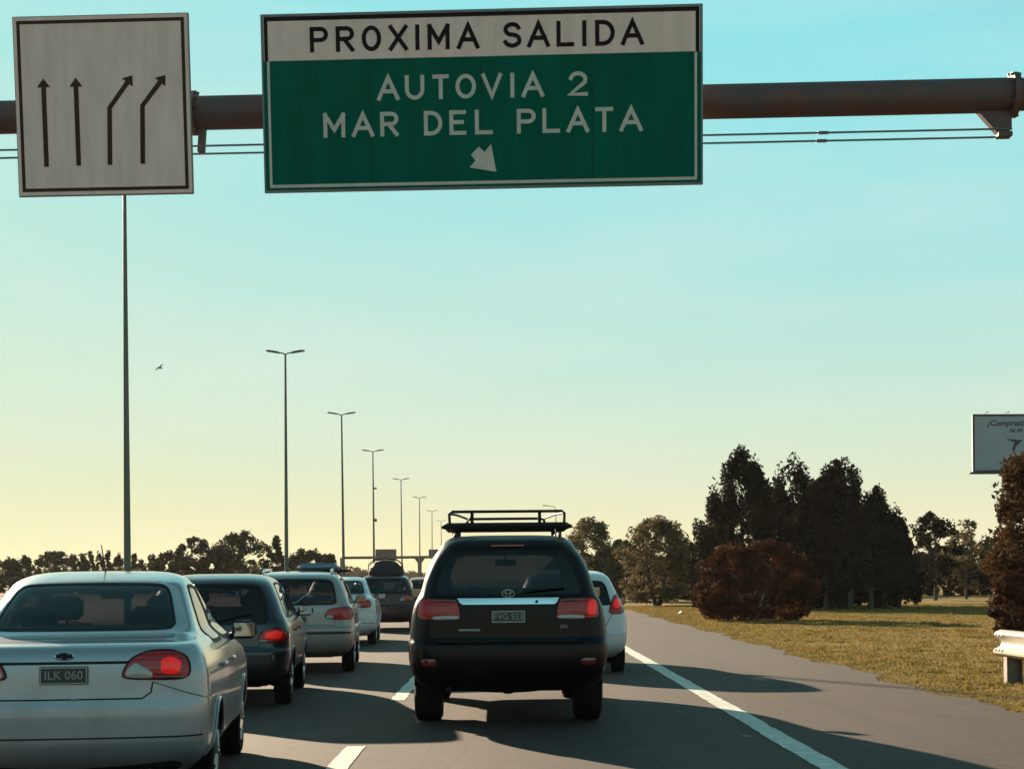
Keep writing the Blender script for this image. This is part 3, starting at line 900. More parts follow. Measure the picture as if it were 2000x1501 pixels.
b = MB(); b.tube([(1.5, .6, -c0[2]), (1.5, .6, bh / 2)], .45, 16); b.box((1.5, .3, 0), (.3, .6, bh * .9)); b.build('column', M['boardframe'], t)
def text_mesh(name, s, size, loc, mat_, parent, shear=0.0, align='LEFT', depth=.004, bold=0.0):
    cu = bpy.data.curves.new('text_tmp', 'FONT'); cu.body = s; cu.size = size; cu.shear = shear
    cu.align_x = align; cu.align_y = 'CENTER'; cu.extrude = depth; cu.resolution_u = 3; cu.offset = bold
    o = bpy.data.objects.new('text_tmp', cu); COL.objects.link(o)
    bpy.context.view_layer.update()
    me = bpy.data.meshes.new_from_object(o.evaluated_get(bpy.context.evaluated_depsgraph_get()))
    me.transform(Matrix.Rotation(R(90), 4, 'X'))
    bpy.data.objects.remove(o); bpy.data.curves.remove(cu)
    me.name = name; me.materials.clear(); me.materials.append(mat_)
    ob = bpy.data.objects.new(name, me); link(ob, parent); ob.location = loc
    return ob
q = bd / 3000
text_mesh('lettering', '¿Compraste', 16 * q, (-bw / 2 + 28 * q, -.133, bh / 2 - 17 * q), M['boardtxt'], t, .25, bold=.014)
text_mesh('lettering', 'tu m', 13 * q, (-bw / 2 + 72 * q, -.133, bh / 2 - 30 * q), M['boardtxt'], t, .25, bold=.014)
b = MB(); b.prism([(-bw / 2 + u * q, bh / 2 - w * q) for u, w in [(64, 47), (98, 50), (85, 62), (80, 76), (77, 66), (82, 55)]], -.134, -.127); b.build('emblem', M['boardtxt'], t)

# ------------------------------------------------------------------ bird
t = thing('bird', 'small dark bird flying in the sky left of the lamps', 'bird', at(312, 718, 46), R(35))
t.rotation_euler = (R(15), R(-38), R(35))
b = MB(); b.lathe([(.002, -.10), (.018, -.07), (.028, -.01), (.024, .04), (.014, .07), (.018, .085), (.012, .10), (.002, .118)], 'Y', 10); b.build('body', M['bird'], t)
for s in (-1, 1):
    b = MB(); b.add([(0, .03, .012), (s * .08, .045, .035), (s * .17, .0, .02), (s * .09, -.02, .03), (0, -.035, .012),
                     (0, .03, .006), (s * .08, .045, .028), (s * .17, .0, .015), (s * .09, -.02, .024), (0, -.035, .006)],
                    [(0, 1, 3, 4), (1, 2, 3), (9, 8, 6, 5), (8, 7, 6), (0, 5, 6, 1), (1, 6, 7, 2), (2, 7, 8, 3), (3, 8, 9, 4)])
    b.build('wing', M['bird'], t)
b = MB(); b.add([(-.02, -.08, 0), (.02, -.08, 0), (.03, -.15, 0), (-.03, -.15, 0), (-.02, -.08, .006), (.02, -.08, .006), (.03, -.15, .004), (-.03, -.15, .004)],
                [(0, 1, 2, 3), (7, 6, 5, 4), (0, 4, 5, 1), (2, 6, 7, 3)]); b.build('tail', M['bird'], t)

# paper scrap on the verge
p = at(1331, 1202, 58)
b = MB(); b.add([(-.12, -.05, .012), (0, -.08, .08), (.1, -.03, .03), (.08, .06, .05), (-.05, .08, .10), (-.12, .03, .02), (0, 0, .12), (0, 0, .0)],
                [(0, 1, 6), (1, 2, 6), (2, 3, 6), (3, 4, 6), (4, 5, 6), (5, 0, 6), (1, 0, 7), (2, 1, 7), (3, 2, 7), (4, 3, 7), (5, 4, 7), (0, 5, 7)])
o = b.build('litter', M['paper'], None, 20); o.location = (p[0], 58, 0)
tag(o, 'small white scrap of litter lying on the grass verge', 'litter')

# ------------------------------------------------------------------ trees
def leaf_cloud(centers, radii, counts, size, seed, flat=.75, up=0.0):
    """random rhombic leaves spread through ellipsoid clumps; radii (n,3) and an axis tilt"""
    r = np.random.default_rng(seed)
    idx = np.repeat(np.arange(len(centers)), counts)
    n = len(idx)
    d = r.normal(size=(n, 3)); d /= np.linalg.norm(d, axis=1)[:, None]
    d *= (r.random(n) ** .45)[:, None]
    p = centers[idx] + d * radii[idx]
    a = r.normal(size=(n, 3)); a[:, 2] = a[:, 2] * flat + up; a /= np.linalg.norm(a, axis=1)[:, None]
    b_ = r.normal(size=(n, 3)); b_ -= a * (a * b_).sum(1)[:, None]; b_ /= np.linalg.norm(b_, axis=1)[:, None]
    s = size * (.6 + .8 * r.random(n))[:, None]
    v = np.zeros((n, 4, 3), np.float32)
    v[:, 0] = p - a * s; v[:, 1] = p + b_ * s * .45; v[:, 2] = p + a * s; v[:, 3] = p - b_ * s * .45
    return v.reshape(-1, 3)

def tree(name, label, x, y, h, rx, m, seed, kind='round', n_clump=60, leaves=70, leaf=.11, trunk_h=.25, stems=1, cat='tree', group=None, ry=None, low=.12, barkr=.02):
    r = np.random.default_rng(seed)
    ry = ry or rx
    t = thing(name, label, cat, (x, y, 0), 0, group)
    cs, rs = [], []
    z0 = h * low
    for i in range(n_clump):
        u = r.random()
        ang = r.random() * 6.283
        if kind == 'conifer':
            zz = z0 + (h - z0) * u ** 1.05
            k = (zz - z0) / (h - z0)
            env = (1 - k ** 3.0) ** .8 * (.72 + .28 * min(1, k * 3.0)) + .03
            rad = env * (.35 + .70 * r.random() ** .5)
            rad *= 1 + .20 * math.sin(ang * 3 + seed + k * 5) + .14 * math.sin(ang * 7 + k * 13)
            cs.append((math.cos(ang) * rx * rad, math.sin(ang) * ry * rad, zz - .10 * h * rad))
            s = h * (.050 + .030 * r.random())
            rs.append((s * .80, s * .80, s * 1.6))
        elif kind == 'bush':
            k = u
            zz = z0 + (h - z0) * k
            env = math.sqrt(max(0, 1 - (abs(k - .42) / .60) ** 2.4)) 
            rad = env * (.45 + .55 * r.random() ** .5) * (1 + .08 * math.sin(ang * 4 + seed))
            cs.append((math.cos(ang) * rx * rad, math.sin(ang) * ry * rad, zz))
            s = h * .10
            rs.append((s * 1.2, s * 1.2, s))
        else:
            k = u ** .8
            zz = z0 + (h - z0) * k
            env = math.sin(math.pi * min(1, .16 + k * .80)) ** .75
            rad = env * (.35 + .65 * r.random() ** .55) * (1 + .22 * math.sin(ang * 2 + seed) + .14 * math.sin(ang * 5 + k * 7 + seed))
            cs.append((math.cos(ang) * rx * rad, math.sin(ang) * ry * rad, zz))
            s = h * (.05 + .045 * r.random())
            rs.append((s * 1.2, s * 1.2, s))
    cs, rs = np.array(cs), np.array(rs)
    counts = (leaves * (.5 + r.random(n_clump))).astype(int)
    v = leaf_cloud(cs, rs, counts, leaf, seed + 1, up=.5 if kind == 'conifer' else 0.0)
    v[:, 2] = np.maximum(v[:, 2], .02 + .05 * np.abs(np.sin(v[:, 0] * 37)))
    fast_mesh('crown', v, 4, m, t)
    b = MB()
    tr = h * barkr
    tops = []
    for s in range(stems):
        a = s * 6.283 / max(1, stems) + r.random()
        sp = 0 if stems == 1 else rx * .28
        p1 = (math.cos(a) * sp * .35, math.sin(a) * sp * .35, h * trunk_h * .6)
        p2 = (math.cos(a) * sp, math.sin(a) * sp, h * (trunk_h + .2))
        p3 = (math.cos(a) * sp * 1.4 + r.normal() * .05 * h, math.sin(a) * sp * 1.4, h * (.80 if kind == 'conifer' else .66))
        b.tube([(math.cos(a) * tr * .6 * (stems > 1), math.sin(a) * tr * .6 * (stems > 1), -.15), p1, p2, p3], [tr * 1.25, tr, tr * .7, tr * .2], 8)
        tops.append((p1, p2, p3))
    for i in r.permutation(n_clump)[:min(n_clump, 26)]:
        p1, p2, p3 = tops[i % stems]
        c = cs[i]
        k = min(1, max(0, (c[2] * .75 - p1[2]) / (p3[2] - p1[2] + 1e-6)))
        s0 = Vector(p1).lerp(Vector(p3), k)
        e = Vector(c)
        mid = s0.lerp(e, .5) + Vector((0, 0, -.02 * h if kind != 'conifer' else -.04 * h))
        b.tube([s0, mid, e], [tr * .32, tr * .2, tr * .06], 5, cap=False)
    b.build('trunk', M['bark'], t)
    return t

def px_tree(name, label, px, top, d, half_px, m, seed, **kw):
    """a tree whose crown is seen around px, its top at photo row top, at distance d"""
    a = at(px, top, d)
    return tree(name, label, a[0], d, a[2], half_px * d / 3000.0, m, seed, **kw)

px_tree('broadleaf_tree', 'olive tree just right of the black car\'s roof', 1150, 1018, 92, 66, M['olive'], 11, n_clump=110, leaves=60, leaf=.12, low=.02, stems=3)
px_tree('broadleaf_tree', 'grey olive tree with forked trunk on the verge, left of the red shrub', 1282, 1016, 76, 82, M['olive'], 12, n_clump=170, leaves=62, leaf=.10, low=.07, stems=4, trunk_h=.10)
px_tree('broadleaf_tree', 'low brown green tree between the forked tree and the tall conifers', 1372, 1050, 82, 60, M['brownleaf'], 13, n_clump=70, leaves=70, leaf=.12, low=.08)
px_tree('broadleaf_tree', 'dark brown thicket tree behind the white hatchback', 1215, 1062, 90, 66, M['olive'], 14, n_clump=110, leaves=70, leaf=.13, low=.04, stems=2)
# tall conifer clump
K = dict(kind='conifer', leaf=.095)
px_tree('conifer_tree', 'tallest dark conifer, leftmost of the clump, with jagged tip', 1448, 894, 66, 81, M['conifer'], 21, n_clump=127, leaves=152, low=.10, **K)
px_tree('conifer_tree', 'dark conifer with a slim tip, second from left in the clump', 1548, 910, 68, 78, M['conifer2'], 22, n_clump=102, leaves=152, low=.12, **K)
px_tree('conifer_tree', 'broad dark conifer in the middle of the clump', 1640, 913, 64, 109, M['conifer2'], 23, n_clump=161, leaves=152, low=.14, **K)
px_tree('conifer_tree', 'dark conifer on the right flank of the clump', 1704, 960, 65, 68, M['conifer'], 24, n_clump=93, leaves=145, low=.14, **K)
px_tree('conifer_tree', 'dark conifer filling the gap behind the broad middle conifer', 1594, 955, 72, 102, M['conifer'], 25, n_clump=127, leaves=145, low=.06, **K)
px_tree('conifer_tree', 'low dark conifer at the left foot of the clump', 1398, 982, 70, 52, M['conifer2'], 26, n_clump=76, leaves=145, low=.05, **K)
px_tree('conifer_tree', 'dark conifer set back between the two leftmost tips', 1504, 965, 73, 89, M['conifer'], 27, n_clump=110, leaves=145, low=.05, **K)
px_tree('conifer_tree', 'lowest dark conifer at the right foot of the clump', 1748, 1020, 68, 44, M['conifer2'], 28, n_clump=59, leaves=130, low=.10, **K)
# dark undergrowth behind
px_tree('thicket', 'dark brown thicket behind the forked olive tree', 1250, 1092, 104, 130, M['brownleaf'], 51, kind='bush', n_clump=150, leaves=80, leaf=.15, low=.0, cat='shrub')
px_tree('thicket', 'dark undergrowth behind the red shrub', 1420, 1100, 92, 110, M['conifer2'], 52, kind='bush', n_clump=130, leaves=80, leaf=.14, low=.0, cat='shrub')
px_tree('thicket', 'dark hedge at the far side of the field, left of the russet tree', 1850, 1100, 104, 120, M['conifer2'], 53, kind='bush', n_clump=150, leaves=80, leaf=.15, low=.0, cat='shrub')
px_tree('thicket', 'dark low growth behind the slim conifers', 1660, 1120, 98, 150, M['conifer2'], 54, kind='bush', n_clump=150, leaves=80, leaf=.15, low=.0, cat='shrub')
px_tree('thicket', 'olive brown thicket at the verge behind the white hatchback', 1165, 1085, 108, 90, M['brownleaf'], 55, kind='bush', n_clump=110, leaves=80, leaf=.15, low=.0, cat='shrub')
for i, (px, d, tp) in enumerate([(1612, 62.5, 1030), (1660, 61.5, 1010), (1700, 62, 1020), (1728, 63, 1030), (1755, 64.5, 1040), (1570, 63, 1040)]):
    px_tree('young_conifer', 'slim dark conifer with bare trunk along the front of the clump', px, tp, d, 38, M['conifer2'], 40 + i, kind='conifer', n_clump=60, leaves=60, leaf=.11, low=.34, group='slim conifers in front of the clump', barkr=.026)
# red shrub
px_tree('red_shrub', 'rounded reddish brown shrub in front of the conifers', 1474, 1064, 48.5, 118, M['redleaf'], 31, kind='bush', n_clump=150, leaves=110, leaf=.075, low=.05, stems=4, trunk_h=.12, cat='shrub')
# thin trees to the right
px_tree('broadleaf_tree', 'thin dark tree right of the conifer clump with sky between branches', 1826, 1002, 84, 46, M['conifer'], 33, n_clump=46, leaves=55, leaf=.13, low=.18)
px_tree('broadleaf_tree', 'thin tree just left of the right-hand russet tree', 1886, 1020, 88, 42, M['olive'], 34, n_clump=40, leaves=55, leaf=.13, low=.16)
px_tree('broadleaf_tree', 'dark dense tree low behind the thin trees', 1850, 1070, 100, 110, M['conifer2'], 35, n_clump=130, leaves=60, leaf=.16, low=.02, stems=3)
px_tree('broadleaf_tree', 'dark tree far right, behind the russet tree', 1985, 1040, 100, 90, M['conifer2'], 36, n_clump=90, leaves=60, leaf=.16, low=.02, stems=2)
px_tree('russet_tree', 'russet leafed tree at the right edge above the guard rail', 2014, 886, 38, 94, M['brownleaf'], 37, n_clump=150, leaves=75, leaf=.085, low=.03, stems=3, trunk_h=.10)
px_tree('russet_bush', 'small russet bush at the foot of the right-edge tree', 1985, 1120, 36.5, 48, M['redleaf'], 38, kind='bush', n_clump=50, leaves=80, leaf=.07, low=.03, stems=2, cat='shrub')
# left tree line
left = [
    (20, 1096, 170, 38, 'brown low tree at the far left edge beyond the silver sedan', 'round'),
    (48, 1088, 175, 30, 'pointed small tree at far left beyond the silver sedan', 'conifer'),
    (105, 1077, 180, 48, 'rounded brown tree left of the nearest lamp post', 'round'),
    (385, 1054, 150, 55, 'bushy tree standing above the dark hatchback\'s roof', 'round'),
    (468, 1042, 155, 52, 'taller tree with an overhanging top above the dark hatchback', 'round'),
    (430, 1075, 148, 46, 'low bushy tree between the two taller ones above the dark hatchback', 'round'),
    (540, 1052, 150, 26, 'pointed dark tree just left of the second lamp post', 'conifer'),
    (600, 1073, 160, 54, 'flat-topped tree between the second and third lamp posts', 'round'),
    (640, 1086, 158, 30, 'low tree hard against the third lamp post', 'round'),
    (330, 1080, 152, 36, 'low tree at the left foot of the bushy pair', 'round'),
]
for i, (px, tp, d, hp, lab, kd) in enumerate(left):
    px_tree('far_tree', lab, px, tp, d, hp, M['farleaf'], 60 + i, kind=kd, n_clump=70, leaves=55, leaf=.20, low=.03, group='trees of the left treeline')
for i, px in enumerate([142, 160, 176, 194, 212, 231, 262, 280, 297, 312]):
    px_tree('far_pine', 'small distant pine in the ragged row behind the silver sedan', px, 1080 + 6 * rng.random(), 185, 13, M['farleaf'], 80 + i, kind='conifer', n_clump=26, leaves=45, leaf=.20, low=.05, group='small pines of the left treeline', barkr=.015)
# far wood on the horizon that reads as one mass
r = np.random.default_rng(99)
cs, rs = [], []
for k in range(620):
    a = r.uniform(-.75, .75)
    d = r.uniform(480, 620)
    hh = (7.0 + 2.5 * math.sin(a * 40) + r.normal() * 1.2) * (.7 if -.12 < a < .02 else 1)
    if abs(d * math.tan(a) + 6) < 24: continue
    cs.append((d * math.tan(a), d, hh * r.uniform(.25, .75)))
    rs.append((5.5, 4, hh * .34))
cs, rs = np.array(cs), np.array(rs)
v = leaf_cloud(cs, rs, np.full(len(cs), 90), .9, 5)
v[:, 2] = np.maximum(v[:, 2], 0.0)
o = fast_mesh('far_wood', v, 4, M['farleaf'], None)
tag(o, 'distant low belt of woodland along the horizon', 'woodland', kind='stuff')

# ------------------------------------------------------------------ cars
def mono(xs, ys, x):
    """monotone cubic interpolation"""
    xs, ys = np.asarray(xs, float), np.asarray(ys, float)
    h = np.diff(xs); d = np.diff(ys) / h
    m = np.zeros(len(xs))
    m[0], m[-1] = d[0], d[-1]
    for i in range(1, len(xs) - 1):
        m[i] = 0 if d[i - 1] * d[i] <= 0 else 2 * d[i - 1] * d[i] / (d[i - 1] + d[i])
    x = np.clip(np.asarray(x, float), xs[0], xs[-1])
    k = np.clip(np.searchsorted(xs, x, side='right') - 1, 0, len(h) - 1)
    t = (x - xs[k]) / h[k]
    return ((1 + 2 * t) * (1 - t) ** 2 * ys[k] + t * (1 - t) ** 2 * h[k] * m[k] + t * t * (3 - 2 * t) * ys[k + 1] + t * t * (t - 1) * h[k] * m[k + 1])

class Surf:
    """a car shell as stacked plan outlines: rows are (z, y_rear, y_front, half_width)"""
    NR, NC, NS, NF = 14, 10, 54, 10
    def __init__(self, rows, ax=.22, ay=.20, crown=.05, fax=.35, fay=.30, fcrown=.10, barrel=.012):
        self.rows = np.array(rows, float)
        self.p = dict(ax=ax, ay=ay, crown=crown, fax=fax, fay=fay, fcrown=fcrown, barrel=barrel)
        self.z0, self.z1 = self.rows[0, 0], self.rows[-1, 0]
    NT = 3000
    def row(self, z):
        if not hasattr(self, 'tab'):
            zz = np.linspace(self.z0, self.z1, self.NT + 1)
            self.tab = [tuple(t) for t in np.stack([mono(self.rows[:, 0], self.rows[:, k], zz) for k in (1, 2, 3)], 1).tolist()]
        u = min(1, max(0, (z - self.z0) / (self.z1 - self.z0))) * self.NT
        i = min(self.NT - 1, int(u)); u -= i
        A, B = self.tab[i], self.tab[i + 1]
        yr, yf, hw = A[0] + (B[0] - A[0]) * u, A[1] + (B[1] - A[1]) * u, A[2] + (B[2] - A[2]) * u
        L = yf - yr
        p = self.p
        return yr, yf, hw, min(p['ax'], .55 * hw), min(p['ay'], .28 * L), min(p['fax'], .6 * hw), min(p['fay'], .3 * L)
    def half(self, z):
        yr, yf, hw, ax, ay, fax, fay = self.row(z)
        cr, fc, ba = self.p['crown'], self.p['fcrown'], self.p['barrel']
        pts = []
        for i in range(self.NR):
            x = (hw - ax) * i / (self.NR - 1)
            pts.append((x, yr + cr * (x / hw) ** 2))
        y0 = yr + cr * ((hw - ax) / hw) ** 2
        for i in range(1, self.NC + 1):
            th = math.pi / 2 * i / self.NC
            pts.append((hw - ax + ax * math.sin(th), y0 + ay * (1 - math.cos(th))))
        ya = y0 + ay
        yb0 = yf - fc * ((hw - fax) / hw) ** 2
        yb = yb0 - fay
        for i in range(1, self.NS):
            t = i / self.NS
            pts.append((hw * (1 + ba * math.sin(math.pi * t)), ya + (yb - ya) * t))
        for i in range(0, self.NC):
            th = math.pi / 2 * i / self.NC
            pts.append((hw - fax + fax * math.cos(th), yb + fay * math.sin(th)))
        for i in range(self.NF):
            x = (hw - fax) * (1 - i / (self.NF - 1))
            pts.append((x, yf - fc * (x / hw) ** 2))
        return pts
    # ---- projections used to lay parts on the shell
    def rear(self, x, z):
        yr, yf, hw, ax, ay, fax, fay = self.row(z)
        a = min(abs(x), hw * .999)
        cr = self.p['crown']
        if a <= hw - ax: return (x, yr + cr * (a / hw) ** 2, z)
        s = min(1, (a - (hw - ax)) / ax)
        y0 = yr + cr * ((hw - ax) / hw) ** 2
        return (math.copysign(a, x), y0 + ay * (1 - math.sqrt(max(0, 1 - s * s))), z)
    def side(self, sgn):
        def f(y, z):
            yr, yf, hw, ax, ay, fax, fay = self.row(z)
            ya = yr + self.p['crown'] * ((hw - ax) / hw) ** 2 + ay
            yb = yf - self.p['fcrown'] * ((hw - fax) / hw) ** 2 - fay
            if y < ya:
                c = max(-1, min(1, 1 - (y - (ya - ay)) / ay)); x = hw - ax + ax * math.sqrt(max(0, 1 - c * c))
            elif y > yb:
                s = max(0, min(1, (y - yb) / fay)); x = hw - fax + fax * math.sqrt(max(0, 1 - s * s))
            else:
                t = (y - ya) / max(1e-6, yb - ya); x = hw * (1 + self.p['barrel'] * math.sin(math.pi * t))
            return (sgn * x, y, z)
        return f
    def front(self, x, z):
        yr, yf, hw, ax, ay, fax, fay = self.row(z)
        a = min(abs(x), hw * .999)
        fc = self.p['fcrown']
        if a <= hw - fax: return (x, yf - fc * (a / hw) ** 2, z)
        s = min(1, (a - (hw - fax)) / fax)
        return (math.copysign(a, x), yf - fc * ((hw - fax) / hw) ** 2 - fay * (1 - math.sqrt(max(0, 1 - s * s))), z)

def chaikin(poly, n=2, w=.2):
    for _ in range(n):
        q = []
        for i in range(len(poly)):
            a, b = poly[i], poly[(i + 1) % len(poly)]
            q += [(a[0] * (1 - w) + b[0] * w, a[1] * (1 - w) + b[1] * w), (a[0] * w + b[0] * (1 - w), a[1] * w + b[1] * (1 - w))]
        w = .25
        poly = q
    return poly

def resample(poly, n=56):
    P = np.array(poly + [poly[0]])
    s = np.concatenate([[0], np.cumsum(np.linalg.norm(np.diff(P, axis=0), axis=1))])
    t = np.linspace(0, s[-1], n, endpoint=False)
    return [(float(np.interp(k, s, P[:, 0])), float(np.interp(k, s, P[:, 1]))) for k in t]

def inset(poly, d):
    """move every outline point inwards by d"""
    n = len(poly)
    area = sum(poly[i][0] * poly[(i + 1) % n][1] - poly[(i + 1) % n][0] * poly[i][1] for i in range(n))
    sg = 1 if area > 0 else -1
    out = []
    for i in range(n):
        a, b = poly[i - 1], poly[(i + 1) % n]
        l = math.hypot(b[0] - a[0], b[1] - a[1]) or 1e-9
        out.append((poly[i][0] - sg * (b[1] - a[1]) / l * d, poly[i][1] + sg * (b[0] - a[0]) / l * d))
    return out

def lay(proj, u, v, off, out):
    p = Vector(proj(u, v))
    e = .004
    a = Vector(proj(u + e, v)) - Vector(proj(u - e, v)); b = Vector(proj(u, v + e)) - Vector(proj(u, v - e))
    n = a.cross(b)
    if n.length < 1e-9: n = Vector(out)
    n.normalize()
    if n.dot(Vector(out)) < 0: n = -n
    return p + n * off

def patch(proj, poly, out, off=.004, thick=.012, bulge=0.0, edge=.004):
    """a panel with its own thickness laid on the shell"""
    n = len(poly)
    c = (sum(p[0] for p in poly) / n, sum(p[1] for p in poly) / n)
    mb = MB()
    rings = [(1.0, -thick), (1.0, off - edge), (.985, off)] + [(k, off + bulge * (1 - k * k)) for k in (.88, .68, .45, .22)]
    v = []
    for k, o in rings:
        for (a, b) in poly:
            v.append(lay(proj, c[0] + (a - c[0]) * k, c[1] + (b - c[1]) * k, o, out))
    v.append(lay(proj, c[0], c[1], off + bulge, out))
    f = []
    for r_ in range(len(rings) - 1):
        for i in range(n):
            j = (i + 1) % n
            f.append((r_ * n + i, r_ * n + j, (r_ + 1) * n + j, (r_ + 1) * n + i))
    L = (len(rings) - 1) * n
    for i in range(n): f.append((L + i, L + (i + 1) % n, len(v) - 1))
    # orientation
    a, b, c_ = v[L], v[L + 1], v[-1]
    if (b - a).cross(c_ - a).dot(Vector(out)) < 0: f = [q[::-1] for q in f]
    return mb.add(v, f)

def band(proj, poly, out, width, off):
    """frame running round an outline"""
    inn = inset(poly, width)
    n = len(poly)
    v = [lay(proj, *p, -.006, out) for p in poly] + [lay(proj, *p, off, out) for p in poly] + [lay(proj, *p, off, out) for p in inn] + [lay(proj, *p, -.006, out) for p in inn]
    f = []
    for r_ in range(3):
        for i in range(n):
            j = (i + 1) % n
            f.append((r_ * n + i, r_ * n + j, (r_ + 1) * n + j, (r_ + 1) * n + i))
    a, b, c_ = v[n], v[n + 1], v[2 * n]
    if (b - a).cross(c_ - a).dot(Vector(out)) < 0: f = [q[::-1] for q in f]
    return MB().add(v, f)

def seam(proj, path, out, w=.006, off=.0015, closed=False):
    pts = list(path) + ([path[0]] if closed else [])
    P = []
    for i in range(len(pts) - 1):
        k = max(1, int(math.hypot(pts[i + 1][0] - pts[i][0], pts[i + 1][1] - pts[i][1]) / .03))
        P += [(pts[i][0] + (pts[i + 1][0] - pts[i][0]) * j / k, pts[i][1] + (pts[i + 1][1] - pts[i][1]) * j / k) for j in range(k)]
    P.append(pts[-1])
    v, f = [], []
    for i, p in enumerate(P):
        a, b = P[max(0, i - 1)], P[min(len(P) - 1, i + 1)]
        l = math.hypot(b[0] - a[0], b[1] - a[1]) or 1e-9
        nx, ny = -(b[1] - a[1]) / l * w / 2, (b[0] - a[0]) / l * w / 2
        v += [lay(proj, p[0] + nx, p[1] + ny, off, out), lay(proj, p[0] - nx, p[1] - ny, off, out)]
        if i: f.append((2 * i - 2, 2 * i - 1, 2 * i + 1, 2 * i))
    return MB().add(v, f)

_bb = {}
def inside(poly, x, y):
    k = id(poly)
    if k not in _bb: _bb[k] = (min(p[0] for p in poly), max(p[0] for p in poly), min(p[1] for p in poly), max(p[1] for p in poly), poly)
    q = _bb[k]
    if x < q[0] or x > q[1] or y < q[2] or y > q[3]: return False
    r_ = False
    n = len(poly)
    for i in range(n):
        (x1, y1), (x2, y2) = poly[i], poly[(i + 1) % n]
        if (y1 > y) != (y2 > y) and x < (x2 - x1) * (y - y1) / (y2 - y1 + 1e-12) + x1: r_ = not r_
    return r_

def mirror_poly(poly): return [(-a, b) for a, b in poly]

OUT = {'rear': (0, -1, .35), 'front': (0, 1, .35), 'right': (1, 0, .2), 'left': (-1, 0, .2)}

def seat(parent, x, y, w, m):
    b = MB(); b.box((x, y + .22, .50), (w, .50, .16), bev=.05); b.box((x, y, .80), (w * .94, .14, .58), rx=R(12), bev=.05, taper=.9)
    s = b.build('seat', m, parent)
    b = MB(); b.box((x, y - .08, 1.19), (min(.27, w * .5), .09, .17), bev=.04); b.tube([(x, y - .06, 1.0), (x, y - .08, 1.16)], .012, 6); b.build('headrest', m, s)

def wheel(parent, x, y, r_, w, sgn):
    b = MB()
    b.lathe([(r_ * .60, -w / 2 * .92), (r_ * .86, -w / 2), (r_ * .965, -w * .43), (r_, -w * .30), (r_, -.02), (r_ - .008, -.014), (r_ - .008, .014), (r_, .02), (r_, w * .30), (r_ * .965, w * .43), (r_ * .86, w / 2), (r_ * .60, w / 2 * .92)], 'X', 36)
    t = b.build('wheel', M['tyre'], parent); t.location = (x, y, r_ - .006)
    b = MB()
    q = sgn * w * .40
    b.lathe([(.001, q * .92), (r_ * .16, q * .95), (r_ * .2, q * .80), (r_ * .52, q * .72), (r_ * .60, q * 1.12), (r_ * .625, q * 1.08), (r_ * .60, q * .2), (r_ * .6, -q)], 'X', 36)
    for k in range(7):
        a = k * 2 * math.pi / 7
        d = Vector((0, math.cos(a), math.sin(a)))
        b.tube([d * r_ * .14 + Vector((q * .95, 0, 0)), d * r_ * .58 + Vector((q * .98, 0, 0))], [.035, .026], 6)
    b.build('rim', M['rim'], t)

